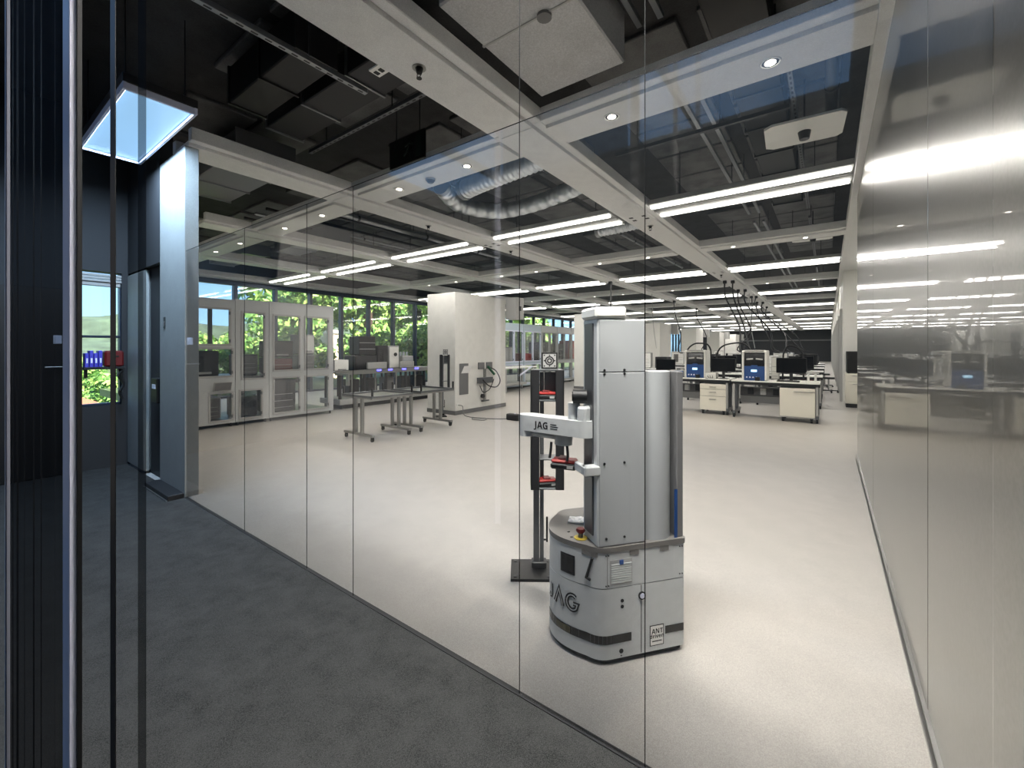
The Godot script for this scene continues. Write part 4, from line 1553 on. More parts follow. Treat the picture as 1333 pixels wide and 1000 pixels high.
func build_desks() -> void:
	desk("white-topped laboratory desk carrying a blue machine, over a single-door drawer unit", -1.70, -0.12, -10.35)
	desk("white-topped laboratory desk carrying a blue machine, over a three-drawer unit", -3.36, -1.76, -10.50)
	drawer_unit("ivory rolling cabinet with one door and castors under the desk", Vector3(-0.50, 0, -10.36), 0.60, [0.58], 0.60)
	drawer_unit("ivory rolling unit with three drawers and castors under the desk", Vector3(-2.10, 0, -10.52), 0.55, [0.12, 0.16, 0.32], 0.60)
	blue_machine("white and blue machine with black visor on the desk beside the metal wall", Vector3(-1.27, 0.806, -10.68))
	blue_machine("white and blue machine with black visor on the desk behind the robot", Vector3(-2.52, 0.806, -10.90))
	monitor("wide black monitor at the end of the desk beside the metal wall", Vector3(-0.62, 0.806, -10.75), 0.1, 1.0)
	monitor("black monitor between the two white and blue machines", Vector3(-1.92, 0.806, -10.72), -0.1, 0.95)
	monitor("black monitor behind another one, beyond the left blue machine", Vector3(-2.45, 0.806, -12.35), -0.2, 1.0)
	monitor("black monitor on a desk showing past the robot's mast", Vector3(-3.28, 0.806, -10.95), 0.35, 0.85)
	var kb := placed("keyboard", "black keyboard lying on the desk beside the metal wall", "keyboard", Vector3(-0.65, 0.806, -10.5))
	box(-0.86, 0.806, -10.44, -0.46, 0.826, -10.58, 0.004)
	part("base", M.black, kb)
	for r in 4:
		box(-0.85, 0.826, -10.45 - r * 0.032, -0.47, 0.832, -10.475 - r * 0.032, 0.002)
		part("key_row", M.dark_metal, kb)
	done()
	instrument("laboratory_instrument", "low white pipetting tray with hoses beside the left blue machine", Vector3(-2.15, 0.806, -10.66), Vector3(0.24, 0.14, 0.24), 0.0, M.light_grey, M.white, ["tubes"])
	instrument("laboratory_instrument", "flat blue unit at the left end of the desk behind the robot", Vector3(-2.95, 0.806, -10.85), Vector3(0.34, 0.16, 0.3), 0.0, M.light_grey, M.blue, ["tray"])
	instrument("laboratory_instrument", "white slotted rack between the blue machine and the wide monitor", Vector3(-0.93, 0.806, -11.04), Vector3(0.14, 0.52, 0.2), 0.0, M.light_grey, M.white, ["slots"])
	# two small white posts and a paper on the nearest desk
	var pr := placed("post_rack", "small white rack of two posts at the desk end", "rack", Vector3(-0.2, 0.806, -10.6))
	box(-0.36, 0.806, -10.5, -0.14, 0.82, -10.75, 0.004)
	part("base", M.white, pr)
	for x in [-0.32, -0.2]:
		box(x - 0.02, 0.82, -10.6, x + 0.02, 0.98, -10.64, 0.003)
		part("post", M.white, pr)
	box(-0.36, 0.98, -10.55, -0.14, 1.0, -10.7, 0.004)
	part("top_bar", M.light_grey, pr)
	done()
	var pp := placed("papers", "white papers lying on the desk beside the blue machine", "paper", Vector3(-0.95, 0.806, -10.5))
	box(-1.02, 0.806, -10.42, -0.88, 0.811, -10.60)
	part("sheet", M.paper, pp)
	XF = Transform3D(Basis(Vector3.UP, 0.3), Vector3(-0.92, 0.806, -10.76) - org)
	box(-0.08, 0.005, -0.1, 0.08, 0.009, 0.1)
	part("sheet", M.paper, pp)
	done()
	# rows farther back
	var r2 := RandomNumberGenerator.new()
	r2.seed = 11
	var ord := ["second", "third", "fourth", "fifth", "sixth"]
	for k in 5:
		var z := -12.9 - k * 2.7
		for s in 2:
			var x0 := -3.3 if s == 0 else -1.55
			var where: String = "%s row of desks" % ord[k]
			var side: String = "under the cable drops" if s == 0 else "along the aisle by the right wall"
			desk("white-topped desk of the %s, %s" % [where, side], x0, x0 + 1.45, z)
			var mat_a: Material = [M.light_grey, M.white, M.mid_metal][r2.randi() % 3]
			instrument("laboratory_instrument", "tall pale instrument on the %s, %s" % [where, side], Vector3(x0 + 0.35, 0.806, z - 0.4), Vector3(0.4, r2.randf_range(0.35, 0.6), 0.4), 0.0, mat_a, M.white, [["slots"], ["window"], ["tray"]][r2.randi() % 3])
			if k < 3:
				monitor("black monitor on the %s, %s" % [where, side], Vector3(x0 + 1.0, 0.806, z - 0.35), r2.randf_range(-0.3, 0.3), 1.0)
			else:
				instrument("laboratory_instrument", "dark low instrument on the %s, %s" % [where, side], Vector3(x0 + 1.0, 0.806, z - 0.4), Vector3(0.45, 0.3, 0.35), 0.0, M.black, M.dark_metal, ["window"])
	# desks seen between the white blocks, left of the machines
	for k in 4:
		var z := -14.5 - k * 4.2
		var nm: String = ["first", "second", "third", "fourth"][k]
		desk("%s desk of the middle row between the white service blocks" % nm, -5.6, -4.2, z)
		instrument("laboratory_instrument", "pale bench robot on the %s desk of the middle row" % nm, Vector3(-5.2, 0.806, z - 0.4), Vector3(0.5, 0.55, 0.45), 0.2, M.light_grey, M.white, ["window", "slots"])
		instrument("laboratory_instrument", "dark reader on the %s desk of the middle row" % nm, Vector3(-4.55, 0.806, z - 0.4), Vector3(0.4, 0.4, 0.4), -0.1, M.dark_metal, M.black, ["screen"])
	# cabinet and black box in the recess behind the metal wall
	var rc := placed("recess_cabinet", "ivory cabinet on a black plinth in the recess past the metal wall", "cabinet", Vector3(0.62, 0, -14.05))
	box(0.36, 0.10, -13.75, 0.92, 0.86, -14.38, 0.004)
	part("body", M.ivory, rc)
	box(0.37, 0.0, -13.77, 0.91, 0.10, -14.38)
	part("plinth", M.black, rc)
	for y in [[0.66, 0.855], [0.11, 0.65]]:
		box(0.365, y[0], -13.735, 0.915, y[1], -13.75, 0.003)
		var f := part("front", M.ivory, rc)
		box(0.5, y[1] - 0.06, -13.715, 0.8, y[1] - 0.045, -13.735, 0.003)
		part("handle", M.steel, f)
	done()
	instrument("laboratory_instrument", "black box instrument on the ivory cabinet in the recess", Vector3(0.63, 0.861, -14.05), Vector3(0.5, 0.56, 0.5), 0.0, M.black, M.black_gloss, [])
	# stool and trolley in the aisle
	for q in [["dark steel stool frame in the aisle by the right wall", 0.02, -18.0], ["second dark stool frame farther down the aisle", -0.1, -20.5]]:
		var s := thing("stool", q[0], "stool", Vector3(q[1], 0, q[2]))
		cyl(Vector3(0, 0.46, 0), Vector3(0, 0.52, 0), 0.18, 0.17, 18)
		part("seat", M.black, s)
		cyl(Vector3(0, 0.1, 0), Vector3(0, 0.46, 0), 0.025)
		part("column", M.steel, s)
		for k in 5:
			var a := TAU * k / 5
			XF = Transform3D(Basis(Vector3.UP, a), Vector3.ZERO)
			box(0.0, 0.06, -0.02, 0.26, 0.09, 0.02, 0.004)
			cyl(Vector3(0.25, 0.03, -0.015), Vector3(0.25, 0.03, 0.015), 0.03, -1, 10)
			part("foot_arm", M.dark_metal, s)

func build_cables() -> void:
	# cable drops from the beams down to the desks
	var r := RandomNumberGenerator.new()
	r.seed = 5
	var n := 0
	for q in [[-2.5, -14.2, -1.7, -12.9], [-2.3, -14.3, -1.5, -13.2], [-2.5, -16.6, -2.0, -15.6], [-2.3, -16.7, -1.2, -15.6], [-2.4, -19.0, -2.6, -18.3], [-2.25, -19.1, -1.0, -18.3], [-2.5, -21.5, -1.6, -21.0], [-2.3, -21.7, -0.6, -21.0], [-2.4, -24.2, -0.8, -23.7], [-5.35, -12.3, -5.6, -12.0], [-5.3, -18.9, -4.9, -18.7], [-5.4, -23.2, -4.9, -22.9]]:
		var a := Vector3(q[0], CEIL, q[1])
		var b := Vector3(q[2], 1.36 if q[0] > -4 else 1.3, q[3])
		var m := a.lerp(b, 0.55) + Vector3(r.randf_range(-0.15, 0.25), -0.25, r.randf_range(-0.1, 0.1))
		var t := placed("cable_drop", ("%s thick black cable hanging from the wide beam down to the desks" % ORD[n]) if q[0] > -4 else ("%s black cable hanging from the middle beam beside the white blocks" % ORD[n - 9]), "cable", a, "cable drops over the desks" if q[0] > -4 else "cable drops of the middle beam")
		tube(spline([a, a + Vector3(0.02, -0.5, 0), m, b + Vector3(-0.2, 0.1, 0), b], 24), 0.022, 7)
		part("cable", M.black, t)
		box(a.x - 0.05, CEIL - 0.09, a.z - 0.05, a.x + 0.05, CEIL, a.z + 0.05, 0.01)
		part("ceiling_plug", M.black, t)
		done()
		n += 1
	for q in [[-2.35, -18.0], [-5.3, -16.0]]:
		part_line("cord", "thin white cord hanging from the beam over the %s" % ("desk rows" if q[0] > -4 else "middle row"), [Vector3(q[0], CEIL, q[1]), Vector3(q[0] + 0.05, 2.4, q[1]), Vector3(q[0] + 0.2, 1.5, q[1] + 0.1)], 0.012, M.light_grey, "cord")
	# looped hoses over the machines
	var loops := [["black hose arching over the desk behind the blue machines", [Vector3(-2.2, 0.806, -11.2), Vector3(-2.1, 1.45, -11.15), Vector3(-1.75, 1.62, -11.15), Vector3(-1.45, 1.5, -11.15), Vector3(-1.40, 0.806, -11.2)]],
		["black hose looped behind the wide monitor on the desk", [Vector3(-0.80, 0.806, -11.12), Vector3(-0.78, 1.40, -11.12), Vector3(-0.7, 1.55, -11.12), Vector3(-0.45, 1.42, -11.12), Vector3(-0.42, 0.806, -11.12)]],
		["black hose arching from the left blue machine to its monitor", [Vector3(-2.9, 0.806, -11.25), Vector3(-2.8, 1.5, -11.22), Vector3(-2.5, 1.62, -11.22), Vector3(-2.3, 1.5, -11.22), Vector3(-2.28, 0.806, -11.25)]]]
	for L in loops:
		part_line("hose", L[0], L[1], 0.02, M.black, "hose")

# ---------------------------------------------------------------- services in the open ceiling
# a channel with punched slots along one axis
func strut(label: String, a: Vector3, b: Vector3, m: Material, slotted := true, group := "") -> void:
	var t := placed("strut_channel", label, "channel", a, group)
	var d := (b - a).normalized()
	var L := a.distance_to(b)
	var bas := Basis(d, Vector3.UP, d.cross(Vector3.UP))
	XF = Transform3D(bas, a - org)
	box(0, 0, -0.021, L, 0.041, 0.021, 0.002)
	part("channel", m, t)
	if slotted:
		var k := 0.06
		while k < L - 0.05:
			XF = Transform3D(bas, a - org)
			box(k, -0.001, -0.008, k + 0.045, 0.001, 0.008)
			k += 0.09
		part("slots", M.black, t).set_meta("kind", "stuff")
	for q in [0.15, 0.65]:
		XF = Transform3D(bas, a - org)
		cyl(Vector3(L * q, 0.04, 0), Vector3(L * q, 4.40 - a.y, 0), 0.006, -1, 6)
		part("hanger_rod", M.dark_metal, t)
	done()

func flex_duct(label: String, pts: Array, r: float, ribs := 0.10, n := 90) -> void:
	var t := placed("flexible_duct", label, "duct", pts[0])
	tube(spline(pts, n), r, 16, ribs)
	part("hose", M.foil, t)
	for e in [0, pts.size() - 1]:
		var o: Vector3 = pts[e]
		var d: Vector3 = (pts[1] - pts[0]).normalized() if e == 0 else (pts[-2] - pts[-1]).normalized()
		cyl(o, o + d * 0.08, r * 1.06, -1, 16)
		part("collar", M.galvanised, t)
	cyl(pts[1] + Vector3(0, r * 0.9, 0), Vector3(pts[1].x, 4.40, pts[1].z), 0.006, -1, 6)
	part("hanger_rod", M.dark_metal, t)
	done()

func duct(label: String, lo: Vector3, hi: Vector3, m: Material) -> void:
	var t := placed("rectangular_duct", label, "duct", Vector3((lo.x + hi.x) / 2, lo.y, (lo.z + hi.z) / 2))
	box(lo.x, lo.y, lo.z, hi.x, hi.y, hi.z, 0.01)
	part("casing", m, t)
	var ax := 0 if hi.x - lo.x > hi.z - lo.z else 2
	var n := int((hi[ax] - lo[ax]) / 0.9) + 1
	for k in n + 1:
		var a := lo - Vector3(0.015, 0.015, 0.015)
		var b := hi + Vector3(0.015, 0.0, 0.015)
		var c: float = lerpf(lo[ax], hi[ax], float(k) / n)
		a[ax] = c - 0.012
		b[ax] = c + 0.012
		box(a.x, a.y, a.z, b.x, b.y, b.z)
		part("flange", M.galvanised if m != M.black else M.dark_metal, t)
	cyl(Vector3((lo.x + hi.x) / 2, hi.y, (lo.z + hi.z) / 2), Vector3((lo.x + hi.x) / 2, 4.40, (lo.z + hi.z) / 2), 0.008, -1, 6)
	part("hanger_rod", M.dark_metal, t)
	done()

func pipe(label: String, a: Vector3, b: Vector3, r: float, m: Material, group := "") -> void:
	var t := placed("pipe", label, "pipe", a, group)
	cyl(a, b, r, -1, 14)
	part("run", m, t)
	var n := 3
	for k in n:
		var p := a.lerp(b, (k + 0.5) / n)
		var d := (b - a).normalized() * 0.02
		cyl(p - d, p + d, r * 1.2, -1, 14)
		cyl(p, Vector3(p.x, 4.40, p.z), 0.006, -1, 6)
		part("clamp", M.dark_metal, t)
	done()

func build_services() -> void:
	var g := "twin channels along the hall"
	for k in 4:
		var z0: float = [-1.7, -3.85, -9.65, -15.65][k]
		var z1: float = [-3.25, -9.0, -15.0, -21.0][k]
		for x in [-1.17, -1.01]:
			strut("plain galvanised channel, %s one of the %s twin pair by the metal wall" % ["window-side" if x < -1.1 else "wall-side", ORD[k]], Vector3(x, 3.98, z0), Vector3(x, 3.98, z1), M.galvanised, false, g)
		strut("%s slotted dark channel running along the bay by the metal wall" % ORD[k], Vector3(-0.27, 3.92, z0), Vector3(-0.27, 3.92, z1), M.mid_metal, true, "slotted channels by the metal wall")
	duct("long black duct above the slotted channel by the metal wall", Vector3(-0.78, 4.08, -9.0), Vector3(-0.36, 4.34, -1.7), M.black)
	pipe("thick black pipe beside the metal wall, before the light row", Vector3(0.03, 3.95, -3.9), Vector3(0.03, 3.95, -6.1), 0.05, M.black)
	strut("dark channel crossing the bay behind the white wall-side plate", Vector3(-2.1, 3.86, -5.0), Vector3(-0.3, 3.86, -5.0), M.dark_metal, false)
	var wp := placed("ceiling_plate", "white flat plate with cut corners and a black knob, hung in the ceiling bay", "access plate", Vector3(-0.2, 3.80, -5.5))
	XF = Transform3D(Basis(Vector3.UP, 0.06) , Vector3(-0.2, 3.80, -5.5) - org)
	prism([Vector2(-0.36, -0.24), Vector2(-0.29, -0.30), Vector2(0.29, -0.30), Vector2(0.34, -0.24), Vector2(0.34, 0.24), Vector2(0.29, 0.30), Vector2(-0.29, 0.30), Vector2(-0.36, 0.24)], 0, 0.025)
	part("plate", M.white, wp)
	cyl(Vector3(-0.2, 3.72, -5.5), Vector3(-0.2, 3.80, -5.5), 0.045, 0.06, 16)
	part("knob", M.black, wp)
	cyl(Vector3(-0.2, 3.82, -5.5), Vector3(-0.2, 4.40, -5.5), 0.01, -1, 6)
	part("hanger_rod", M.dark_metal, wp)
	done()
	var wp2 := dup(wp, Vector3(-0.25, 3.80, -10.9), 0.0, "white flat plate with cut corners and a black knob, past the second cross beam")
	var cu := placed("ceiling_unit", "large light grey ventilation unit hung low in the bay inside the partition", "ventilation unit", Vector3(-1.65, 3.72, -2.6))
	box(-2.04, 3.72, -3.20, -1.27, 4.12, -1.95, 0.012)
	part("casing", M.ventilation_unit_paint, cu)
	box(-2.045, 3.715, -2.42, -1.265, 4.125, -2.40, 0.003)
	part("seam_band", M.light_grey, cu)
	for q in [[-1.95, -2.05], [-1.36, -2.05], [-1.95, -3.1], [-1.36, -3.1]]:
		cyl(Vector3(q[0], 4.12, q[1]), Vector3(q[0], 4.40, q[1]), 0.006, -1, 6)
		part("hanger_rod", M.dark_metal, cu)
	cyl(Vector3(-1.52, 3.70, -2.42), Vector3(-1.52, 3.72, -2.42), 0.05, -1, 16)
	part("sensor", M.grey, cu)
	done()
	# second bay: silver flexible ducts in a loop
	flex_duct("ribbed silver flexible duct, upper run of the loop above the light row", [Vector3(-2.75, 4.02, -4.75), Vector3(-3.4, 4.0, -4.8), Vector3(-4.1, 3.98, -4.85), Vector3(-4.6, 3.98, -4.95)], 0.15, 0.14, 84)
	flex_duct("smooth silver flexible duct curving round the bay above the light row", [Vector3(-4.75, 3.98, -4.6), Vector3(-4.95, 3.90, -5.2), Vector3(-4.6, 3.86, -5.75), Vector3(-4.0, 3.86, -5.85), Vector3(-3.3, 3.88, -5.75), Vector3(-2.7, 3.92, -5.6)], 0.13, 0.07, 64)
	duct("dark flat duct over the flexible ducts", Vector3(-5.0, 4.2, -5.6), Vector3(-2.7, 4.36, -5.0), M.dark_metal)
	strut("slotted channel over the silver ducts, beside the cross beam", Vector3(-5.05, 4.12, -4.3), Vector3(-2.66, 4.12, -4.3), M.galvanised)
	pipe("thin dark conduit over the silver loop", Vector3(-5.05, 4.2, -4.1), Vector3(-2.66, 4.2, -4.1), 0.02, M.dark_metal)
	flex_duct("ribbed silver flexible duct past the light row in the second bay", [Vector3(-2.7, 3.98, -8.2), Vector3(-3.3, 3.96, -8.25), Vector3(-3.9, 3.96, -8.3)], 0.13, 0.14, 60)
	flex_duct("ribbed silver flexible duct in the second bay past the cross beam", [Vector3(-2.8, 3.98, -11.0), Vector3(-3.5, 3.96, -11.0), Vector3(-4.4, 3.96, -11.1)], 0.13, 0.14, 72)
	# the dark bay just inside the partition
	strut("slotted dark channel crossing the dark bay inside the partition", Vector3(-5.05, 3.86, -2.72), Vector3(-2.66, 3.86, -2.72), M.mid_metal)
	duct("black duct crossing the dark bay inside the partition", Vector3(-5.0, 3.95, -2.6), Vector3(-2.7, 4.2, -2.2), M.dark_metal)
	duct("black angular duct box in the dark bay inside the partition", Vector3(-4.7, 3.9, -2.05), Vector3(-3.4, 4.25, -1.72), M.black)
	strut("slotted pale channel running along the dark bay by the partition", Vector3(-3.1, 3.62, -0.75), Vector3(-3.1, 3.62, -2.15), M.galvanised)
	var op := placed("outlet_plate", "small white outlet plate at the edge of the wide white beam", "outlet", Vector3(-2.72, 3.6, -2.02))
	box(-2.80, 3.60, -1.96, -2.66, 3.615, -2.06, 0.003)
	part("plate", M.white, op)
	for x in [-2.765, -2.71]:
		box(x - 0.016, 3.595, -1.99, x + 0.016, 3.601, -2.03)
		part("hole", M.black, op)
	done()
	# third and fourth bays: pipes and trays
	for k in 5:
		pipe("%s pipe of the bundle running along the third ceiling bay" % ORD[k], Vector3(-5.85 - k * 0.42, 4.0 - 0.06 * (k % 2), -3.9), Vector3(-5.85 - k * 0.42, 4.0 - 0.06 * (k % 2), -9.0), 0.03 + 0.02 * (k % 2), M.galvanised if k % 2 else M.dark_metal, "pipe bundle of the third bay")
	duct("silver duct across the third bay, inside the partition", Vector3(-7.9, 3.9, -2.9), Vector3(-5.8, 4.2, -2.2), M.galvanised)
	duct("silver duct across the fourth bay", Vector3(-10.9, 3.88, -5.6), Vector3(-8.7, 4.15, -5.0), M.galvanised)
	duct("silver duct across the fourth bay, past the cross beam", Vector3(-10.9, 3.88, -11.4), Vector3(-8.7, 4.15, -10.8), M.galvanised)
	duct("silver duct across the fifth bay", Vector3(-13.9, 3.88, -5.2), Vector3(-11.7, 4.15, -4.6), M.galvanised)
	for k in 4:
		pipe("%s pipe of the bundle in the second bay past the cross beam" % ORD[k], Vector3(-2.95 - k * 0.5, 4.22, -9.7), Vector3(-2.95 - k * 0.5, 4.22, -15.0), 0.035, M.dark_metal if k % 2 else M.galvanised, "pipe bundle of the second bay")
		pipe("%s pipe of the bundle running along the fourth ceiling bay" % ORD[k], Vector3(-8.9 - k * 0.5, 4.25, -3.9), Vector3(-8.9 - k * 0.5, 4.25, -9.0), 0.03, M.galvanised if k % 2 else M.dark_metal, "pipe bundle of the fourth bay")
	for k in 5:
		strut("grey channel crossing the bay by the metal wall, past the %s cross beam" % ORD[k + 1], Vector3(-2.05, 3.72, -10.6 - k * 6.0), Vector3(0.2, 3.72, -10.6 - k * 6.0), M.light_grey, false, "cross channels by the metal wall")
	# small fittings on the beams
	var sp := placed("sprinkler", "dark sprinkler head in a chrome ring on the wide white beam", "sprinkler", Vector3(-2.39, CEIL, -2.10))
	cyl(Vector3(-2.39, CEIL - 0.006, -2.10), Vector3(-2.39, CEIL, -2.10), 0.05, -1, 18)
	part("escutcheon", M.steel, sp)
	cyl(Vector3(-2.39, CEIL - 0.04, -2.10), Vector3(-2.39, CEIL - 0.005, -2.10), 0.02, 0.03, 12)
	for s in [-1, 1]:
		tube([Vector3(-2.39 + s * 0.018, CEIL - 0.03, -2.10), Vector3(-2.39 + s * 0.022, CEIL - 0.055, -2.10), Vector3(-2.39, CEIL - 0.075, -2.10)], 0.004, 5)
	cyl(Vector3(-2.39, CEIL - 0.08, -2.10), Vector3(-2.39, CEIL - 0.075, -2.10), 0.02, -1, 12)
	part("head", M.black, sp)
	done()
	for q in [[-2.38, -7.1], [-5.35, -7.2], [-5.35, -4.9], [-2.38, -13.0]]:
		var s: Node3D = dup(sp, Vector3(q[0], CEIL, q[1]), 0.0, {-7.1: "dark sprinkler head on the wide beam past the light row", -7.2: "dark sprinkler head on the middle beam past the light row", -4.9: "dark sprinkler head on the middle beam before the light row", -13.0: "dark sprinkler head on the wide beam past the second cross beam"}[q[1]])
	for b in [[-2.38, 0], [-5.35, 1]]:
		for k in 3:
			var z: float = -6.60 - 6.0 * k
			var so := placed("socket_cluster", "group of four black sockets in the %s beam, by the %s light row" % ["wide" if b[1] == 0 else "middle", ["first", "second", "third"][k]], "socket", Vector3(b[0], CEIL, z))
			for dx in [-0.1, 0.1]:
				for dz in [-0.06, 0.10]:
					box(b[0] + dx - 0.03, CEIL - 0.004, z + dz - 0.03, b[0] + dx + 0.03, CEIL - 0.0005, z + dz + 0.03, 0.001)
					part("socket", M.black, so)
			done()
	var sd := thing("smoke_detector", "round pale smoke detector on the ceiling slab inside the partition", "detector", Vector3(-1.0, 4.40, -2.9))
	cyl(Vector3(0, -0.02, 0), Vector3(0, 0, 0), 0.06, -1, 18)
	part("base", M.light_grey, sd)
	cyl(Vector3(0, -0.05, 0), Vector3(0, -0.02, 0), 0.03, 0.055, 18)
	part("chamber", M.grey, sd)
	dup(sd, Vector3(-4.55, 4.40, -0.95), 0.0, "round pale smoke detector on the dark corridor ceiling")
	dup(sd, Vector3(-3.45, 4.40, -1.50), 0.0, "round pale smoke detector on the dark slab above the partition")
	dup(sd, Vector3(-3.85, CEIL, -3.56), 0.0, "round smoke detector between two downlights in the first cross beam")
	# reflection of an exit sign in the glass, built as dim coloured shapes
	var ex := placed("exit_sign_reflection", "dim green reflection of an exit sign, built as a board in the ceiling bay", "sign", Vector3(-3.75, 3.2, -2.9))
	box(-4.16, 3.60, -3.20, -3.56, 3.92, -3.23, 0.004)
	part("board", M.reflected_sign_dark, ex)
	for s in [-4.05, -3.65]:
		cyl(Vector3(s, 3.92, -3.215), Vector3(s, 4.40, -3.215), 0.006, -1, 6)
		part("hanger_rod", M.dark_metal, ex)
	box(-4.06, 3.72, -3.195, -4.03, 3.87, -3.20)
	XF = Transform3D(Basis.IDENTITY, -org)
	poly([Vector3(-4.10, 3.74, -3.196), Vector3(-4.045, 3.66, -3.196), Vector3(-3.99, 3.74, -3.196)])
	part("arrow", M.reflected_sign_green, ex)
	# running figure: head, body, arms and legs
	cyl(Vector3(-3.78, 3.86, -3.20), Vector3(-3.78, 3.86, -3.195), 0.022, -1, 12)
	for q in [[-3.80, 3.83, -3.84, 3.74], [-3.84, 3.74, -3.90, 3.70], [-3.84, 3.74, -3.78, 3.70], [-3.78, 3.70, -3.79, 3.64], [-3.80, 3.82, -3.73, 3.79], [-3.81, 3.82, -3.88, 3.80]]:
		tube([Vector3(q[0], q[1], -3.197), Vector3(q[2], q[3], -3.197)], 0.012, 6)
	part("running_figure", M.reflected_sign_green, ex)
	box(-3.70, 3.64, -3.195, -3.61, 3.89, -3.20)
	part("door_symbol", M.reflected_sign_green, ex)
	done()

# ---------------------------------------------------------------- the near door leaves and the corridor's small things
func build_corridor() -> void:
	var d := struct_("door_2")
	d.set_meta("label", "aluminium door post with dark upright strips at the corridor's entrance")
	box(-1.10, 0.0, -0.1375, -1.04, CEIL, -0.147, 0.001)
	part("post", M.aluminium, d)
	box(-1.10, 0.0, -0.147, -1.036, CEIL, -0.153)
	part("gasket", M.black, d)
	box(-2.30, 0.0, -0.148, -2.24, CEIL, -0.156, 0.001)
	part("post", M.aluminium, d)
	box(-0.812, 0.0, -0.148, -0.785, CEIL, -0.149)
	part("upright_strip", M.black, d)  # black upright strip, standing free
	box(-0.675, 0.0, -0.148, -0.645, CEIL, -0.149)
	part("upright_strip", M.dark_strip, d)  # see-through dark upright strip, standing free
	# sheer dark curtain gathered behind the post
	var cu := placed("curtain", "dark sheer curtain gathered in folds behind the aluminium door post", "curtain", Vector3(-1.6, 0, -0.16))
	var pr := []
	for k in 81:
		var t := k / 80.0
		var x := lerpf(-1.12, -2.22, t)
		pr.append(Vector2(x, -0.1475 - 0.004 * sin(t * 44.0) - 0.002 * sin(t * 17.0)))
	for k in 80:
		var a: Vector2 = pr[k]
		var b: Vector2 = pr[k + 1]
		poly([Vector3(a.x, 0.01, a.y), Vector3(a.x, CEIL - 0.02, a.y), Vector3(b.x, CEIL - 0.02, b.y), Vector3(b.x, 0.01, b.y)])
	part("cloth", M.sheer, cu)
	box(-1.12, CEIL - 0.03, -0.14, -2.22, CEIL, -0.165, 0.003)
	part("rail", M.dark_metal, cu)
	done()
	# wall fittings on the grey pier and door panel
	var sw := placed("wall_switch", "small dark switch on the grey pier, above the card reader", "switch", Vector3(-5.78, 1.72, -1.5))
	box(-5.85, 1.72, -1.495, -5.79, 1.84, -1.5, 0.003)
	part("plate", M.dark_metal, sw)
	box(-5.84, 1.74, -1.489, -5.80, 1.79, -1.496, 0.002)
	part("rocker", M.grey, sw)
	done()
	var cr := placed("card_reader", "black card reader with a small lit display beside the grey door panel", "card reader", Vector3(-6.15, 0.88, -1.55))
	box(-6.26, 0.88, -1.49, -6.06, 1.16, -1.56, 0.006)
	part("case", M.black, cr)
	box(-6.22, 1.04, -1.486, -6.10, 1.09, -1.492)
	part("display", M.aluminium, cr)
	done()
	var st := placed("floor_track_step", "low dark threshold strip with a bright edge at the foot of the grey pier", "threshold", Vector3(-5.55, 0, -1.4))
	box(-5.95, 0.0, -1.36, -5.19, 0.05, -1.495, 0.004)
	part("strip", M.dark_metal, st)
	box(-5.95, 0.0, -1.345, -5.19, 0.012, -1.36, 0.002)
	part("edge", M.steel, st)
	done()
	# shelf at the end window
	var sh := placed("window_shelf", "narrow dark shelf across the end window of the corridor", "shelf", Vector3(-7.2, 1.24, -1.25))
	box(-7.12, 1.24, -1.44, -7.30, 1.27, -1.06, 0.004)
	part("board", M.dark_metal, sh)
	for z in [-1.40, -1.10]:
		box(-7.2, 1.14, z - 0.01, -7.3, 1.24, z + 0.01)
		part("bracket", M.black, sh)
	done()
	var rb := placed("red_case", "dark red case standing on the shelf of the end window", "case", Vector3(-7.2, 1.27, -1.35))
	box(-7.13, 1.27, -1.43, -7.29, 1.47, -1.25, 0.02)
	part("shell", M.dark_red, rb)
	box(-7.12, 1.39, -1.38, -7.135, 1.41, -1.30, 0.004)
	part("handle", M.black, rb)
	done()
	for k in 4:
		var z: float = -1.08 - k * 0.04
		var bb := placed("violet_folder", "thin violet folder on the window shelf beside the dark red case", "folder", Vector3(-7.2, 1.27, z), "violet folders on the window shelf")
		box(-7.15, 1.27, z, -7.29, 1.44 + 0.03 * (k % 2), z - 0.034, 0.004)
		part("cover", M.violet, bb)
		box(-7.148, 1.32, z - 0.010, -7.152, 1.38, z - 0.025)
		part("spine_label", M.paper, bb)
		done()
	part_line("hose", "wavy black hose hanging below the shelf of the end window", [Vector3(-7.15, 1.222, -1.42), Vector3(-7.15, 1.15, -1.38), Vector3(-7.15, 1.05, -1.43), Vector3(-7.15, 0.95, -1.39), Vector3(-7.15, 0.86, -1.42)], 0.014, M.black, "hose")

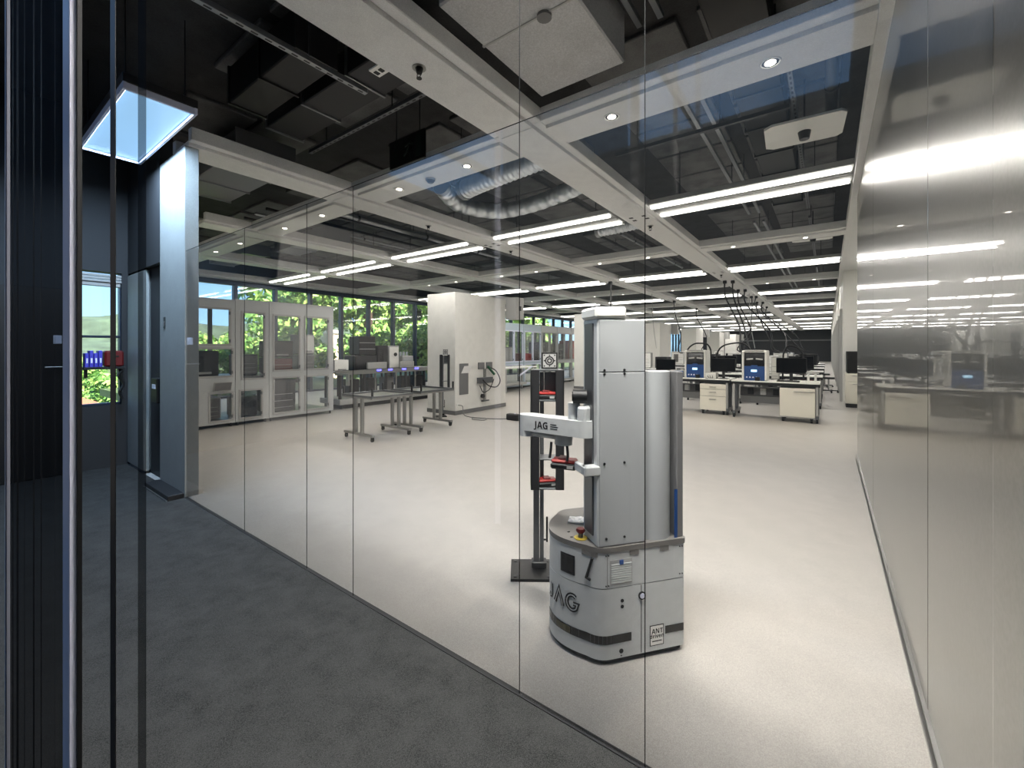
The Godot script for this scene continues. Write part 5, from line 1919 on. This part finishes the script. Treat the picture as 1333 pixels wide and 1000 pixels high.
# ---------------------------------------------------------------- outdoors
func tree(label: String, at: Vector3, h: float, w: float, n: int, seed_: int, leaf: float, group: String) -> void:
	var r := RandomNumberGenerator.new()
	r.seed = seed_
	var t := thing("tree", label, "tree", at, 0.0, group)
	tube(spline([Vector3.ZERO, Vector3(0.1, h * 0.3, 0.05), Vector3(-0.05, h * 0.7, 0)], 8), w * 0.06, 8)
	part("trunk", M.bark, t)
	var blobs := []
	for k in 14:
		blobs.append([Vector3(r.randf_range(-0.34, 0.34) * w, h * r.randf_range(0.12, 0.85), r.randf_range(-0.34, 0.34) * w), w * r.randf_range(0.16, 0.28)])
	for half in 2:
		for k in n / 2:
			var b: Array = blobs[r.randi() % blobs.size()]
			var d := Vector3(r.randfn(), r.randfn(), r.randfn()).normalized()
			var p: Vector3 = b[0] + d * b[1] * (0.75 + 0.35 * r.randf())
			if p.y < 0.05:
				continue
			var u := Vector3(r.randfn(), r.randfn(), r.randfn()).cross(d).normalized()
			var v := (d * 0.6 + u.cross(d) + Vector3(r.randfn(), r.randfn(), r.randfn()) * 0.3).normalized()
			var s := leaf * r.randf_range(0.6, 1.3)
			poly([p - u * s * 0.5, p + v * s, p + u * s * 0.5, p - v * s])
		part("foliage", M.leaf_a if half == 0 else M.leaf_b, t)

func build_outdoors() -> void:
	var gr := struct_("ground")
	box(-26, -0.6, -62, -14.65, -0.3, -4.4)
	part("terrace", M.lawn, gr)
	box(-700, -7, -400, -26, -6.4, 300)
	box(-26, -7, -4.4, -7.6, -6.4, 300)
	part("valley", M.lawn, gr)
	# hedge of trees behind the window front
	var k := 0
	for z in [-9.6, -12.8, -16.0, -19.2, -22.4, -26.0]:
		tree("dense leafy green tree close behind the window front, %s of its row" % ORD[k], Vector3(-18.3, -0.3, z), 6.4 + (k % 2) * 1.0, 3.5, 6400, 100 + k, 0.16, "trees behind the window front")
		k += 1
	for z in [-11.4, -17.4, -23.0, -29.0, -35.5]:
		tree("tall leafy green tree in the second rank beyond the window front", Vector3(-22.6, -0.3, z), 9.0, 5.2, 5600, 140 + k, 0.24, "second rank of trees")
		k += 1
	for z in [-7.2, -5.6]:
		tree("low round shrub on the terrace before the sky", Vector3(-19.0, -0.3, z), 2.6, 2.2, 2600, 160 + k, 0.12, "low shrubs on the terrace")
		k += 1
	# valley seen through the corridor's end window
	for q in [[-64, -6.5, 5.2], [-66, -12.4, 5.6], [-78, -9.5, 6.2], [-92, -15.0, 6.5]]:
		tree("rounded tree in the valley beyond the corridor's end window", Vector3(q[0], -6.4, q[1]), q[2], 5.5, 2400, 200 + k, 0.35, "trees in the valley")
		k += 1
	var hs := placed("house", "small pale house with a tan pitched roof in the valley", "house", Vector3(-52, -6.4, -6.6))
	box(-55, -6.4, -8.6, -49, -3.4, -4.9)
	part("walls", M.render, hs)
	poly([Vector3(-48.7, -3.4, -4.6), Vector3(-48.7, -3.4, -8.9), Vector3(-50.5, -2.3, -6.75)])
	poly([Vector3(-48.7, -3.4, -8.9), Vector3(-55.3, -3.4, -8.9), Vector3(-53.5, -2.3, -6.75), Vector3(-50.5, -2.3, -6.75)])
	poly([Vector3(-55.3, -3.4, -4.6), Vector3(-48.7, -3.4, -4.6), Vector3(-50.5, -2.3, -6.75), Vector3(-53.5, -2.3, -6.75)])
	part("roof", M.roof, hs)
	for z in [-5.8, -7.4]:
		box(-48.99, -5.2, z, -48.95, -4.2, z - 0.7)
		part("window", M.smoked, hs)
	done()
	var pv := placed("pavilion", "low white building with a flat roof on the terrace beyond the windows", "building", Vector3(-25.0, -0.3, -14.4))
	box(-25.6, -0.3, -14.1, -24.0, 2.4, -14.8)
	part("walls", M.render, pv)
	box(-25.7, 2.4, -14.05, -23.9, 2.6, -14.85)
	part("roof", M.white, pv)
	done()
	# blue ridge
	var nz := FastNoiseLite.new()
	nz.seed = 6
	nz.frequency = 0.006
	nz.fractal_octaves = 4
	var rows := []
	for i in 60:
		var row := []
		for j in 10:
			var z := -560.0 + i * 15.0
			var x := -420.0 - j * 24.0
			var e := 1.0 - absf(j - 6.0) / 6.5
			row.append(Vector3(x, -8.0 + maxf(0.0, e) * (40.0 + 26.0 * nz.get_noise_2d(x, z)), z))
		rows.append(row)
	for i in 59:
		for j in 9:
			poly([rows[i][j], rows[i][j + 1], rows[i + 1][j + 1], rows[i + 1][j]])
	var mo := part("mountain_ridge", M.mountain)
	tag(mo, "hazy blue mountain ridge beyond the valley", "mountain")
